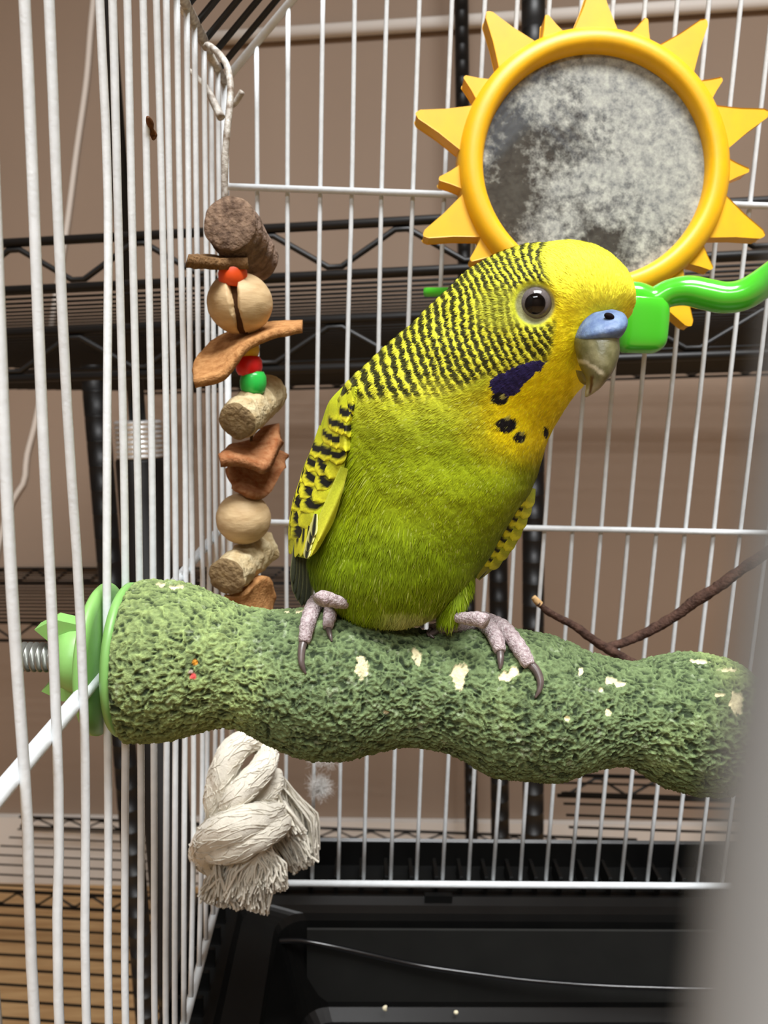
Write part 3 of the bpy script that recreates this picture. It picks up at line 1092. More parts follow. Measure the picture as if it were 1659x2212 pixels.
def log(a_, b_, r, mb, me_, name, seed, oct_=0.07):
    A, B = tc(*a_), tc(*b_)
    ax = nrm(B - A)
    L = np.linalg.norm(B - A)
    hs = np.linspace(0, L, 30)
    V, fs = lathe([(r * (1 + .05 * math.sin(h * 900 + seed)), h) for h in hs], A, ax, 48)
    c = A + np.outer((V - A) @ ax, ax)
    d = V - c
    nz = fbm(V * 330, 3, seed)
    V = c + d * (1 + oct_ * 2 * nz)[:, None]
    o = tpart(name, (V, fs), mb)
    # the two sawn ends
    for h, sg in ((0.0, -1), (L, 1)):
        ring_ = V[:48] if sg < 0 else V[-48:]
        cen = ring_.mean(0)
        R1 = cen + (ring_ - cen) * 0.93 + ax * sg * 0.0005
        R2 = cen + (ring_ - cen) * 0.5 + ax * sg * 0.0006
        VV = np.vstack([ring_, R1, R2, cen + ax * sg * 0.0006])
        g_ = grid_faces(3, 48)
        i_ = np.arange(48)
        part('sawn_end', VV, [g_, np.stack([np.full(48, 144), 96 + i_, 96 + (i_ + 1) % 48], -1)], me_, o, up=toy)
    return o


K = .265 * TOYD / F
log((497, 482, .258), (548, 560, .287), 54 * K, M_BARK, M_BARKEND, 'bark_log', 3, .045)
e1 = [tc(404, 560, .2485), tc(440, 562, .266), tc(480, 562, .276), (tc(532, 560, .280))]
e2 = [tc(404, 566, .240), tc(440, 568, .250), tc(490, 570, .257), (tc(536, 568, .258))]
tpart('leather_scrap', sheet(e1, e2, .0032, 24, 8, .0006, 0, 4), M_LEATHERB)


def bead(c, rw, rh, mt, name='bead', d=.266):
    V, fs = lathe([(rw * .35, -rh), (rw * .72, -rh * .98), (rw * .93, -rh * .6), (rw, 0), (rw * .93, rh * .6), (rw * .72, rh * .98), (rw * .35, rh)], tc(c[0], c[1], d), (0.08, 0, 1), 40)
    return tpart(name, (V, fs), mt)


bead((503, 595), 30 * K, 22 * K, M_ORANGE, d=.262)


def wood_ball(px, py, rx_, rz_, slot, d=.267):
    c = tc(px, py, d)
    V, fs, D = ball(c, (rx_ * K, rx_ * K, rz_ * K), 128, 96)
    if slot:
        # saw slot, leaning, cut into the camera side
        off = D[:, 0] + 0.13 * D[:, 2] + 0.02 + 0.03 * fbm(D * 4, 2, 8)
        wdt = 0.10 + 0.07 * np.clip(D[:, 2], -1, 1) * 0.4
        k = sstep(1.5, 0.8, np.abs(off) / wdt) * (D[:, 1] < 0.3)
        V = c + (V - c) * (1 - 0.34 * k)[:, None]
    V = c + (V - c) * (1 + 0.02 * fbm(D * 3, 3, 4))[:, None]
    o = tpart('wooden_ball', (V, fs), M_BALL)
    if slot:
        P = [c + np.array([(-.13 * z - .02) * rx_ * K, -math.sqrt(max(0, 1 - z * z)) * rx_ * K * .68, z * rz_ * K]) for z in np.linspace(.86, -.95, 14)]
        e1 = [p + np.array([-.0017, 0, 0]) for p in P]
        e2 = [p + np.array([.0017, 0, 0]) for p in P]
        VV, ff = sheet(e1, e2, .0005, 24, 4)
        part('saw_slot', VV, ff, M_SLOT, o, up=toy)


wood_ball(518, 655, 68, 64, True)
e1 = [tc(x, y, d) for x, y, d in ((416, 793, .258), (436, 766, .268), (470, 737, .280), (520, 716, .286), (580, 703, .286), (654, 700, .286))]
e2 = [tc(x, y, d) for x, y, d in ((420, 831, .248), (478, 817, .250), (506, 782, .254), (538, 746, .258), (596, 722, .263), (652, 711, .268))]
tpart('leather_scrap', sheet(e1, e2, .0026, 40, 14, .0005, 0, 5), M_LEATHER)
bead((534, 754), 26 * K, 18 * K, M_YELLOWB)
bead((538, 790), 28.5 * K, 22 * K, M_RED)
bead((547, 826), 28.5 * K, 25 * K, M_GREENB)
log((513, 910, .254), (584, 848, .285), 41 * K, M_CORK, M_CORKEND, 'wood_log', 5)
e1 = [tc(x, y, d) for x, y, d in ((474, 992, .258), (500, 966, .268), (545, 955, .278), (572, 930, .283), (604, 924, .285))]
e2 = [tc(x, y, d) for x, y, d in ((476, 1000, .254), (520, 1000, .255), (552, 1008, .255), (578, 1012, .257), (607, 950, .272))]
tpart('leather_scrap', sheet(e1, e2, .0026, 30, 10, .0006, -.0012, 6), M_LEATHERD)
e1 = [tc(x, y, d) for x, y, d in ((492, 1008, .268), (520, 1000, .274), (560, 985, .280), (600, 976, .284), (624, 984, .284))]
e2 = [tc(x, y, d) for x, y, d in ((503, 1058, .262), (530, 1066, .260), (560, 1074, .262), (585, 1062, .270), (612, 1004, .282))]
tpart('leather_scrap', sheet(e1, e2, .0024, 30, 10, .0006, .0012, 7), M_LEATHERD)
wood_ball(526, 1120, 60, 57, False)
log((491, 1246, .254), (566, 1184, .283), 40 * K, M_CORK, M_CORKEND, 'wood_log', 8, .12)
e1 = [tc(x, y, d) for x, y, d in ((486, 1288, .256), (520, 1282, .258), (545, 1258, .262), (572, 1245, .268), (588, 1290, .276))]
e2 = [tc(x, y, d) for x, y, d in ((490, 1340, .256), (520, 1346, .258), (550, 1346, .262), (570, 1340, .266), (586, 1336, .272))]
tpart('leather_scrap', sheet(e1, e2, .003, 30, 10, .0006, .001, 9), M_LEATHER)


# knotted rope
def ply_rope(pts, r, name='rope_strand', twist=26, samples=90):
    P = np.array([tc(x, y, d) for x, y, d in pts])
    nseg = 36
    V, fs = tube(P, np.asarray(r) * K, nseg, samples)
    C_ = crom(P, samples)
    n_ = samples * nseg
    idx = np.arange(n_)
    ringi, ai = idx // nseg, (idx % nseg) / nseg * 2 * np.pi
    arc = np.concatenate([[0], np.cumsum(np.linalg.norm(np.diff(C_, axis=0), axis=1))])
    ph = 3 * ai / 2 + arc[ringi] * twist * 9
    fib = fbm(np.stack([np.cos(ai) * 5 + 7, np.sin(ai) * 5, arc[ringi] * 420], -1), 2, 5)
    f_ = 1 - 0.10 * (1 - np.abs(np.sin(ph))) + 0.06 * fib
    V[:n_] = C_[ringi] + (V[:n_] - C_[ringi]) * f_[:, None]
    o = tpart(name, (V, fs), M_ROPE)
    # loose cotton fibres running along the strand
    RR = np.random.default_rng(samples + len(pts) * 7 + int(pts[0][0]))
    G_ = V[:n_].reshape(samples, nseg, 3)
    ps_ = []
    for _ in range(170):
        i0 = RR.integers(0, samples - 16)
        ln = RR.integers(8, 16)
        ii = np.linspace(i0, i0 + ln, 6).astype(int)
        a0 = RR.integers(0, nseg)
        aa = (a0 + np.linspace(0, RR.uniform(-3, 7), 6)).astype(int) % nseg
        P_ = G_[ii, aa]
        P_ = C_[ii] + (P_ - C_[ii]) * RR.uniform(1.0, 1.05, 6)[:, None]
        ps_.append(tube(P_, .00016, 4, 9, caps=False))
    VV, ff = join(*ps_)
    part('fibres', VV, ff, M_ROPE, o, up=toy, kind='stuff')
    return o


ply_rope([(560, 1598, .268), (528, 1604, .262), (496, 1636, .258), (478, 1690, .256), (470, 1745, .257), (492, 1790, .262)], [24, 30, 33, 34, 32, 28])
ply_rope([(548, 1606, .272), (576, 1622, .266), (568, 1660, .257), (536, 1694, .251), (508, 1728, .249), (492, 1762, .254)], [22, 26, 29, 30, 29, 26])
ply_rope([(596, 1672, .270), (588, 1700, .262), (566, 1724, .257), (540, 1744, .254), (500, 1765, .256)], [18, 24, 28, 28, 24])
ply_rope([(606, 1752, .262), (565, 1766, .249), (512, 1782, .242), (462, 1808, .247), (440, 1845, .260), (470, 1880, .268)], [26, 34, 39, 39, 32, 22], twist=14)
ply_rope([(436, 1800, .262), (460, 1828, .250), (500, 1832, .243), (545, 1812, .242), (590, 1792, .248), (620, 1770, .260)], [22, 31, 34, 31, 27, 20], twist=14)
ply_rope([(470, 1760, .265), (505, 1800, .258), (545, 1830, .252), (566, 1852, .250)], [40, 52, 44, 30], twist=14)
ply_rope([(590, 1700, .275), (618, 1740, .274), (622, 1790, .270), (610, 1830, .268)], [18, 28, 34, 26], twist=14)


def threads(spec, name, seed):
    """spec: list of (n, start(px,py,d), spread, list of mid, list of tip ranges)"""
    R = np.random.default_rng(seed)
    parts_ = []
    for n_, s0, sp_, mid_, tip0, tip1, r_ in spec:
        for _ in range(n_):
            u = R.random()
            st_ = np.array(s0) + (R.random(3) - .5) * np.array([sp_, sp_ * .5, .010])
            tp = np.array(tip0) * (1 - u) + np.array(tip1) * u + (R.random(3) - .5) * np.array([14, 34, .014])
            md = (st_ + tp) / 2 + np.array(mid_) * (u - .5) + (R.random(3) - .5) * np.array([14, 14, .006])
            q1 = md * .75 + tp * .25 + (R.random(3) - .5) * np.array([8, 6, .002])
            P = np.array([tc(*st_), tc(*md), tc(*q1), tc(*tp)])
            parts_.append(tube(P, r_ * K * (0.8 + .5 * R.random()), 4, 7, caps=False))
    V, fs = join(*parts_)
    return part(name, V, fs, M_ROPE, toy, kind='stuff')


threads([(620, (560, 1835, .252), 52, (30, 0, 0), (486, 1938, .248), (622, 1906, .250), 2.4),
         (300, (560, 1850, .252), 44, (10, 0, 0), (520, 1945, .248), (576, 1962, .252), 2.4),
         (150, (480, 1865, .262), 40, (-8, 0, 0), (430, 1936, .256), (524, 1954, .250), 2.8),
         (300, (600, 1690, .272), 34, (70, 0, 0), (628, 1868, .268), (686, 1838, .272), 2.3),
         (90, (618, 1790, .268), 50, (20, 0, 0), (630, 1878, .266), (684, 1850, .268), 3.2),
         (60, (590, 1720, .262), 30, (0, 0, 0), (600, 1800, .258), (660, 1800, .262), 3.0)], 'fringe', 3)

# downy fluff caught on the wires, and bits stuck to the cage
R = np.random.default_rng(5)


def down(c, n_, spread, L0, r_):
    ps_ = []
    for _ in range(n_):
        a_ = c + R.normal(size=3) * spread
        d_ = nrm(R.normal(size=3) + (a_ - c) / spread * .6)
        L_ = L0 * (.5 + R.random())
        k_ = R.normal(size=3) * L_ * .25
        ps_.append(tube([a_, a_ + d_ * L_ * .5 + k_, a_ + d_ * L_], r_, 3, caps=False))
    return join(*ps_)


fc = cp(690, 1700, .302)
V, fs = down(fc, 1500, np.array([.0016, .0010, .0019]), .0022, .00003)
solo('down_feather', V, fs, M_FLUFF, 'tuft of white down caught on the back wires beside the rope', 'feather', base=fc)
fc = cp(700, 1640, .302)
V, fs = down(fc, 500, np.array([.0024, .0008, .0012]), .0024, .00003)
solo('down_feather', V, fs, M_FLUFF, 'wispy white down stuck to the back wires just under the perch', 'feather', base=fc)
hp = [cleft(309, 254), cleft(314, 266), cleft(318, 280), cleft(322, 292), cleft(321, 302)]
V, fs = tube([p + np.array([.0012, -.0004, 0]) for p in hp], [.0004, .0009, .0005, .0009, .0003], 8, 20)
solo('husk_fleck', V, fs, M_FLECK, 'small brown husk fleck stuck on a white side wire', 'husk')

# ------------------------------------------------------------------ twig
tw = thing('twig', 'bare forked brown twig behind the perch', 'twig', cp(1400, 1460, .235))


def bark_tube(pts, r, seed):
    P = np.array([cp(x, y, d) for x, y, d in pts])
    V, fs = tube(P, np.asarray(r) * .235 / F, 14, 90)
    n_ = 90 * 14
    C_ = crom(P, 90)
    ri = np.arange(n_) // 14
    V[:n_] = C_[ri] + (V[:n_] - C_[ri]) * (1 + .3 * fbm(V[:n_] * 600, 3, seed))[:, None]
    return V, fs


V, fs = bark_tube([(1162, 1302, .236), (1190, 1325, .236), (1240, 1352, .236), (1290, 1388, .236), (1330, 1412, .236), (1380, 1445, .236), (1450, 1500, .236)], [7, 8, 9, 11, 12, 12, 12], 3)
part('stem', V, fs, M_TWIG, tw)
V, fs = bark_tube([(1152, 1290, .236), (1158, 1297, .236), (1166, 1306, .236)], [6.5, 7.5, 8], 4)
part('cut_tip', V, fs, M_TWIGTIP, tw, label='pale cut twig end')
V, fs = bark_tube([(1305, 1400, .237), (1345, 1388, .237), (1380, 1374, .237), (1450, 1336, .236), (1500, 1300, .235), (1550, 1268, .234), (1600, 1232, .233), (1640, 1205, .232), (1700, 1165, .230), (1800, 1110, .226)], [9, 10, 11, 12, 13, 13, 12, 12, 12, 12], 6)
part('branch', V, fs, M_TWIG, tw)

# ------------------------------------------------------------------ the parakeet
SECS = [
    (826, 1345, 858, 1346, .168, .0030),
    (768, 1320, 900, 1330, .168, .0090),
    (710, 1294, 962, 1298, .169, .0150),
    (676, 1256, 1016, 1252, .170, .0185),
    (668, 1205, 1053, 1198, .170, .0205),
    (678, 1150, 1084, 1138, .170, .0215),
    (696, 1080, 1118, 1090, .170, .0222),
    (708, 1010, 1148, 1045, .1695, .0224),
    (716, 950, 1167, 985, .169, .0218),
    (724, 890, 1182, 940, .168, .0210),
    (746, 828, 1203, 902, .1668, .0198),
    (797, 776, 1228, 866, .165, .0184),
    (850, 731, 1248, 842, .1632, .0172),
    (903, 687, 1262, 826, .1618, .0162),
    (955, 636, 1268, 806, .1606, .0154),
    (1008, 583, 1276, 788, .1598, .0148),
    (1060, 552, 1286, 772, .1592, .0144),
    (1117, 530, 1297, 756, .1587, .0140),
    (1171, 522, 1309, 742, .1582, .0135),
    (1222, 519, 1320, 728, .1577, .0128),
    (1272, 532, 1331, 714, .1573, .0117),
    (1312, 560, 1341, 700, .1570, .0101),
    (1338, 596, 1348, 690, .1568, .0079),
    (1351, 634, 1352, 678, .1567, .0048),
    (1354, 655, 1354, 664, .1567, .0012)]
NU, NT = 480, 620
Vb, fb = loft(SECS, NU, NT)
nb = NU * NT


def grid_normals(V, nr, nc):
    G = V[:nr * nc].reshape(nr, nc, 3)
    du = np.roll(G, -1, 1) - np.roll(G, 1, 1)
    dv = np.gradient(G, axis=0)
    N = np.cross(dv, du)
    N /= np.linalg.norm(N, axis=2)[..., None] + 1e-15
    cen = G.mean(1)[:, None]
    if ((N * (G - cen)).sum() < 0):
        N = -N
    return N.reshape(-1, 3)


Nb = grid_normals(Vb, NT, NU)

FX, FY = 1330.0, 640.0
rt = np.linspace(0, 1200, 1201)
PER = np.interp(rt, [0, 120, 250, 350, 450, 560, 650, 1200], [15, 15, 16.5, 17, 19, 24, 28, 34])
PHS = np.cumsum(1 / PER)


def in_poly(px, py, poly):
    c = np.zeros(px.shape, bool)
    n_ = len(poly)
    for k in range(n_):
        x1, y1 = poly[k]
        x2, y2 = poly[(k + 1) % n_]
        cond = ((y1 > py) != (y2 > py)) & (px < (x2 - x1) * (py - y1) / (y2 - y1 + 1e-9) + x1)
        c ^= cond
    return c


def plumage(px, py):
    """feather colour (linear) and stripe strength by place on the bird"""
    one = np.zeros_like(px)
    n1 = fbm(np.stack([px / 45, py / 45, one], -1), 3, 2)
    n2 = fbm(np.stack([px / 11, py / 11, one + 5], -1), 2, 3)
    dx, dy = px - FX, py - FY
    r = np.hypot(dx, dy)
    th = np.arctan2(-dy, -dx)
    w = sstep(-0.05, 0.55, th)
    reff = r * (1 - 0.34 * w) + 5.0 * n1 + 1.0 * n2
    ph = np.interp(reff, rt, PHS)
    row = np.floor(ph)
    loc = ph - row
    ang = th * r / np.interp(r, [100, 400, 650], [17, 22, 34]) + 0.5 * (row % 2) + 0.35 * n1
    tri = np.abs(ang - np.floor(ang) - 0.5) * 2
    jit = vnoise(np.stack([np.floor(ang) * 1.7, row * 1.3, one + 1.5], -1), 6)
    off = (tri - 0.5) * 0.22 + jit * 0.07
    hw = 0.262 + 0.04 * sstep(240, 420, r) + 0.08 * jit
    bar = sstep(hw + 0.07, hw - 0.07, np.abs(loc - 0.5 + off))
    # where the barring lies
    xf = np.interp(py, [480, 530, 560, 600, 640, 700, 740, 775, 800, 820], [1190, 1180, 1172, 1186, 1200, 1200, 1196, 1186, 1172, 1100])
    yb_ = np.interp(px, [690, 745, 800, 850, 900, 950, 1000, 1040, 1060, 1100, 1130, 1180], [872, 868, 868, 868, 866, 858, 842, 820, 814, 806, 792, 782])
    ms = sstep(8, -14, px - xf + 5 * n2) * sstep(8, -16, py - yb_ + 12 * n2)
    ms *= sstep(-1, 12, np.hypot((px - 1157) / 1.0, (py - 657) / 0.95) - 47)
    ear = sstep(1.25, 0.5, np.hypot((px - 1082) / 62, (py - 668) / 50))
    faint = 1 - 0.45 * ear - 0.35 * sstep(1000, 960, px) * sstep(800, 840, py) * sstep(880, 930, px)
    bar = bar * ms * np.clip(faint, 0.3, 1)
    # base colours
    yellow_hi, yellow, yellow_dp = lin((238, 230, 62)), lin((240, 220, 24)), lin((242, 222, 14))
    nape, olive = lin((206, 204, 52)), lin((172, 176, 52))
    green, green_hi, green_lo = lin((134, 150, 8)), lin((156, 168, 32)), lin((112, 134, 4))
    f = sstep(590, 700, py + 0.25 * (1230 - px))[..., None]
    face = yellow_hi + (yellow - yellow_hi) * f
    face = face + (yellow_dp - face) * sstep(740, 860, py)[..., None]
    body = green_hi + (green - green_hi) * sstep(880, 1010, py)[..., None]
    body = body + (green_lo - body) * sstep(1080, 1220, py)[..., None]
    # yellow mask running down to the throat
    xl_t = np.interp(py, [780, 820, 860, 900, 950, 1000], [1175, 1066, 1050, 1052, 1062, 1100])
    thr = sstep(-26, 26, px - xl_t + 14 * n1) * sstep(46, -30, py - (968 + 0.18 * (px - 1100)) + 16 * n1)
    thr = np.maximum(thr, sstep(14, -6, py - np.interp(px, [1040, 1180, 1190], [700, 790, 900])) * sstep(-20, 10, px - xf))
    trans = sstep(70, -10, py - yb_ + 20 * n1)[..., None] * sstep(1180, 1120, px)[..., None]
    base = body + (lin((184, 188, 40)) - body) * trans * 0.8
    halo = np.clip(sstep(-110, 0, px - xl_t) * sstep(1050, 960, py) * sstep(820, 860, py), 0, 1)[..., None]
    base = base + (lin((196, 180, 20)) - base) * halo * 0.6
    base = base + (face - base) * thr[..., None]
    napec = nape + (olive - nape) * np.clip(ear * 0.8 + 0.25 * n1, 0, 1)[..., None]
    base = base + (napec - base) * ms[..., None]
    base = base * (1 + 0.10 * n1 + 0.08 * n2)[..., None]
    base = base + (lin((168, 170, 104)) - base) * (sstep(1318, 1345, py) * sstep(790, 880, px))[..., None] * 0.8
    black = lin((30, 32, 16))
    out = base + (black - base) * (bar * 0.96)[..., None]
    # cheek patch and throat spots
    e = 7 * n2 + 4 * n1
    patch = in_poly(px + e, py + e * .6, [(1056, 824), (1074, 806), (1100, 796), (1130, 784), (1173, 779), (1168, 796), (1142, 818), (1118, 848), (1094, 868), (1064, 850)])
    streak = 0.75 + 0.5 * vnoise(np.stack([(px + py) / 26, (px - py) / 5, one], -1), 9)
    bl = lin((52, 46, 104)) * streak[..., None]
    out = np.where(patch[..., None], bl, out)
    for cx_, cy_, rx_, ry_ in ((1078, 862, 19, 14), (1093, 919, 24, 17), (1123, 946, 14, 12), (1180, 936, 5, 13)):
        k = sstep(1.12, 0.88, np.hypot((px - cx_) / rx_, (py - cy_) / ry_) + 0.12 * n2)
        out = out + (lin((24, 22, 26)) - out) * k[..., None]
    for cx_, cy_, rx_, ry_ in ((1086, 858, 8, 6), (1096, 904, 8, 6), (1128, 938, 5, 4)):
        k = sstep(1.2, 0.6, np.hypot((px - cx_) / rx_, (py - cy_) / ry_) + 0.5 * n2)
        out = out + (lin((170, 168, 90)) - out) * (k * 0.8)[..., None]
    skin = sstep(48, 40, np.hypot(px - 1157, (py - 657)))
    out = out + (lin((122, 122, 100)) - out) * (skin * 0.85)[..., None]
    return np.clip(out, 0.002, 1), bar


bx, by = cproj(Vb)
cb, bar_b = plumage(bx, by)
relief = 0.00022 * fbm(Vb[:nb] * np.array([500, 500, 500]), 3, 8) - 0.00012 * bar_b[:nb]
eyed = np.hypot(bx[:nb] - 1157, by[:nb] - 657)
relief = relief - 0.0012 * sstep(60, 30, eyed) * (Nb[:, 1] < 0)
lumpy = 0.0006 * fbm(Vb[:nb] * 110, 2, 12)
Vb[:nb] += Nb * (relief + lumpy)[:, None]
bird = thing('parakeet', 'green and yellow parakeet with black barred head perching on the green perch', 'parakeet', cp(850, 1345, YP))
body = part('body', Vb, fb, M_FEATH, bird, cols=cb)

tsec = [(930, 1210, 1030, 1210, .168, .0100), (938, 1250, 1022, 1250, .166, .0100), (944, 1280, 1010, 1278, .1635, .0085), (946, 1312, 1000, 1308, .161, .0060), (948, 1334, 992, 1330, .1595, .0042), (958, 1344, 982, 1342, .1590, .0016)]
NTh, NUh = 120, 90
Vt, ft_ = loft(tsec, NUh, NTh)
Nt_ = grid_normals(Vt, NTh, NUh)
Vt[:NTh * NUh] += Nt_ * (0.0003 * fbm(Vt[:NTh * NUh] * 500, 3, 9))[:, None]
tx_, ty_ = cproj(Vt)
ct, _ = plumage(tx_, np.minimum(ty_, 1312))
part('thigh', Vt, ft_, M_FEATH, bird, cols=ct)

# barbs: short strands lying along the feather flow
Rb = np.random.default_rng(21)


def barbs(Vg, Ng, nr, nc, ns, barv, ymax=9999):
    G = Vg[:nr * nc].reshape(nr, nc, 3)
    gx_, gy_ = cproj(Vg[:nr * nc])
    aw_ = (np.linalg.norm(np.roll(G, -1, 1) - G, axis=2) * np.linalg.norm(np.gradient(G, axis=0), axis=2)).ravel()
    aw_ = aw_ * np.where(Ng[:, 1] < 0.35, 1.0, 0.25) * (1 - 0.45 * barv)
    pick = Rb.choice(nr * nc, ns, p=aw_ / aw_.sum())
    Pn, Nn = Vg[pick], Ng[pick]
    sx, sy = gx_[pick], gy_[pick]
    dx, dy = sx - 1316, sy - 694
    rr_ = np.hypot(dx, dy) + 1e-6
    k = sstep(330, 640, rr_) * sstep(900, 1200, sy)
    fx = dx / rr_ * (1 - k) + k * (-0.12 + (sx - 880) / 1400)
    fy = dy / rr_ * (1 - k) + k * 1.0
    jit = Rb.normal(0, 0.16, ns)
    fx, fy = fx * np.cos(jit) - fy * np.sin(jit), fx * np.sin(jit) + fy * np.cos(jit)
    D3 = np.stack([fx, np.zeros(ns), -fy], -1)
    D3 -= (D3 * Nn).sum(1)[:, None] * Nn
    D3 /= np.linalg.norm(D3, axis=1)[:, None] + 1e-9
    S3 = np.cross(D3, Nn)
    ed = np.hypot(sx - 1157, sy - 657)
    keep = (ed > 50) & ~((sx > 1240) & (sy > 668) & (Nn[:, 1] < 0))
    Lg = np.where(rr_ < 330, 0.0008, np.where(rr_ < 620, 0.0008, 0.0028)) * (0.7 + 0.7 * Rb.random(ns))
    Wd = np.where(rr_ < 330, 0.00008, np.where(rr_ < 560, 0.00010, 0.00011)) * (0.7 + 0.6 * Rb.random(ns))
    lift = (0.04 + 0.09 * Rb.random(ns))[:, None]
    Pn, Nn, D3, S3, Lg, Wd, lift = [q_[keep] for q_ in (Pn, Nn, D3, S3, Lg, Wd, lift)]
    L1, W1 = Lg[:, None], Wd[:, None]
    a0 = Pn - S3 * W1 + Nn * 0.00002
    a1 = Pn + S3 * W1 + Nn * 0.00002
    m0 = Pn + D3 * L1 * .55 - S3 * W1 * .9 + Nn * L1 * lift * 0.8
    m1 = Pn + D3 * L1 * .55 + S3 * W1 * .9 + Nn * L1 * lift * 0.8
    t0 = Pn + D3 * L1 + Nn * L1 * lift
    VS = np.stack([a0, a1, m0, m1, t0], 1)
    n_ = len(VS)
    pxs, pys = cproj(VS.reshape(-1, 3))
    mx_, my_ = pxs.reshape(-1, 5)[:, 2:4].mean(1), pys.reshape(-1, 5)[:, 2:4].mean(1)
    cs, _ = plumage(mx_, np.minimum(my_, ymax))
    cs = np.repeat(cs, 5, axis=0)
    bri = np.repeat(0.86 + 0.50 * Rb.random(n_) ** 3.0, 5)
    pale = np.repeat((Rb.random(n_) < 0.05) * 0.35, 5)[:, None] * (pys > 860)[:, None]
    cs = np.clip(cs * bri[:, None], 0, 1)
    cs = cs + (lin((196, 204, 110)) - cs) * pale
    ids = np.arange(n_)[:, None] * 5
    part('barbs', VS.reshape(-1, 3), [ids + np.array([0, 1, 3, 2]), ids + np.array([2, 3, 4])], M_STRAND, bird, cols=cs, smooth=False, kind='stuff')


barbs(Vb, Nb, NT, NU, 76000, bar_b[:nb])
barbs(Vt, Nt_, NTh, NUh, 3500, np.zeros(NTh * NUh), 1312)


# ---- wings of single feathers
def wing_surface(WL, WR, dl, dm, dr):
    A = crom(np.array([(x, y, 0) for x, y in WL]), 200)[:, :2]
    B = crom(np.array([(x, y, 0) for x, y in WR]), 200)[:, :2]

    def at(t, s_):
        t = np.clip(t, 0, 1.0) * 199
        i0 = np.minimum(np.floor(t).astype(int), 198)
        f_ = (t - i0)[..., None]
        a_ = A[i0] * (1 - f_) + A[i0 + 1] * f_
        b_ = B[i0] * (1 - f_) + B[i0 + 1] * f_
        p = a_ * (1 - s_[..., None]) + b_ * s_[..., None]
        return p
    def depth(s_):
        return np.interp(s_, [-0.2, 0, 0.5, 1, 1.2], [dl + .004, dl, dm, dr, dr + .002])
    return at, depth, A, B


def cpv(px, py, d):
    r = np.stack([(px - CX) / F, (py - CY) / F, np.ones_like(px)], -1) @ FC.T
    return r * (d / r[..., 1])[..., None]


def feather(name, parent, base, direc, L, W, dfun, off0, off1, paint, seed, curve=0.0, nu_=9, nv_=15, clamp=None):
    """feather laid on the wing: base px, unit direction px, length and half width px; dfun(px,py)->depth"""
    u = np.linspace(-1, 1, nu_)
    v = np.linspace(0, 1, nv_)
    U, Vv = np.meshgrid(u, v)
    wd = np.where(Vv < .62, .5 + .5 * (Vv / .62) ** .8, np.sqrt(np.clip(1 - ((Vv - .62) / .38) ** 2, 0, 1)))
    wd = np.maximum(wd, .04)
    dx_, dy_ = direc
    nx_, ny_ = -dy_, dx_
    bend = curve * Vv ** 2
    X = base[0] + dx_ * L * Vv + nx_ * (W * wd * U + bend)
    Y = base[1] + dy_ * L * Vv + ny_ * (W * wd * U + bend)
    if clamp is not None:
        lim = np.interp(Y, clamp[:, 1], clamp[:, 0]) - 3
        X = np.where(X < lim, lim + (X - lim) * .12, X)
    Dp = dfun(X, Y) - (off0 + (off1 - off0) * Vv) - 0.0005 * (1 - U ** 2)
    P = cpv(X, Y, Dp).reshape(-1, 3)
    c_ = paint(U, Vv, X, Y).reshape(-1, 3)
    return part(name, P, grid_faces(nv_, nu_, wrap=False), M_FEATHER, parent, cols=c_, up=bird)


M_FEATHER = mat('wing_feather', (200, 200, 40), 0.6, 0.3, attr=True, var=(1800, 0.10), bump=(2600, 0.25, 0.0002))
WL = [(744, 832), (712, 866), (697, 905), (683, 950), (668, 990), (655, 1030), (643, 1070), (634, 1110), (631, 1150), (632, 1200)]
WR = [(770, 838), (760, 880), (748, 920), (745, 965), (747, 1005), (745, 1040), (731, 1075), (713, 1115), (694, 1155), (668, 1208)]
at_w, dep_w, WA, WB = wing_surface(WL, WR, .1740, .1625, .1575)


def dw(X, Y):
    xl = np.interp(Y, WA[:, 1], WA[:, 0])
    xr = np.interp(Y, WB[:, 1], WB[:, 0])
    return dep_w((X - xl) / np.maximum(xr - xl, 8))


tt, ss = np.meshgrid(np.linspace(0, 1, 60), np.linspace(0, 1, 14), indexing='ij')
pw = at_w(tt, ss)
Vw = cpv(pw[..., 0], pw[..., 1], dep_w(ss))
Vw2 = Vw + np.array([0, .004, 0])
V = np.vstack([Vw.reshape(-1, 3), Vw2.reshape(-1, 3)])
g = grid_faces(60, 14, wrap=False)
col_w = np.tile(lin((176, 186, 34)), (len(V), 1))
wing = part('wing', V, [np.vstack([g, g[:, ::-1] + 840])], M_FEATHER, bird, cols=col_w)
BLK = lin((20, 20, 16))


def covert_paint(green, bar_lo=.50, bar_hi=.74, strength=1.0, skew=0.0):
    def f(U, Vv, X, Y):
        base_ = lin((186, 192, 30)) * (1 - green) + lin((150, 170, 24)) * green
        tip_ = lin((232, 224, 46)) * (1 - green) + lin((196, 200, 40)) * green
        c_ = base_[None, None] + (tip_ - base_)[None, None] * sstep(.3, .8, Vv)[..., None]
        q_ = Vv + .20 * U ** 2 + skew * U
        k_ = sstep(bar_lo - .04, bar_lo + .02, q_) * sstep(bar_hi + .03, bar_hi - .02, q_) * sstep(1.0, .86, np.abs(U)) * strength
        c_ = c_ * (1 - .28 * sstep(.8, 1.0, np.abs(U)))[..., None]
        return c_ + (BLK - c_) * k_[..., None]
    return f


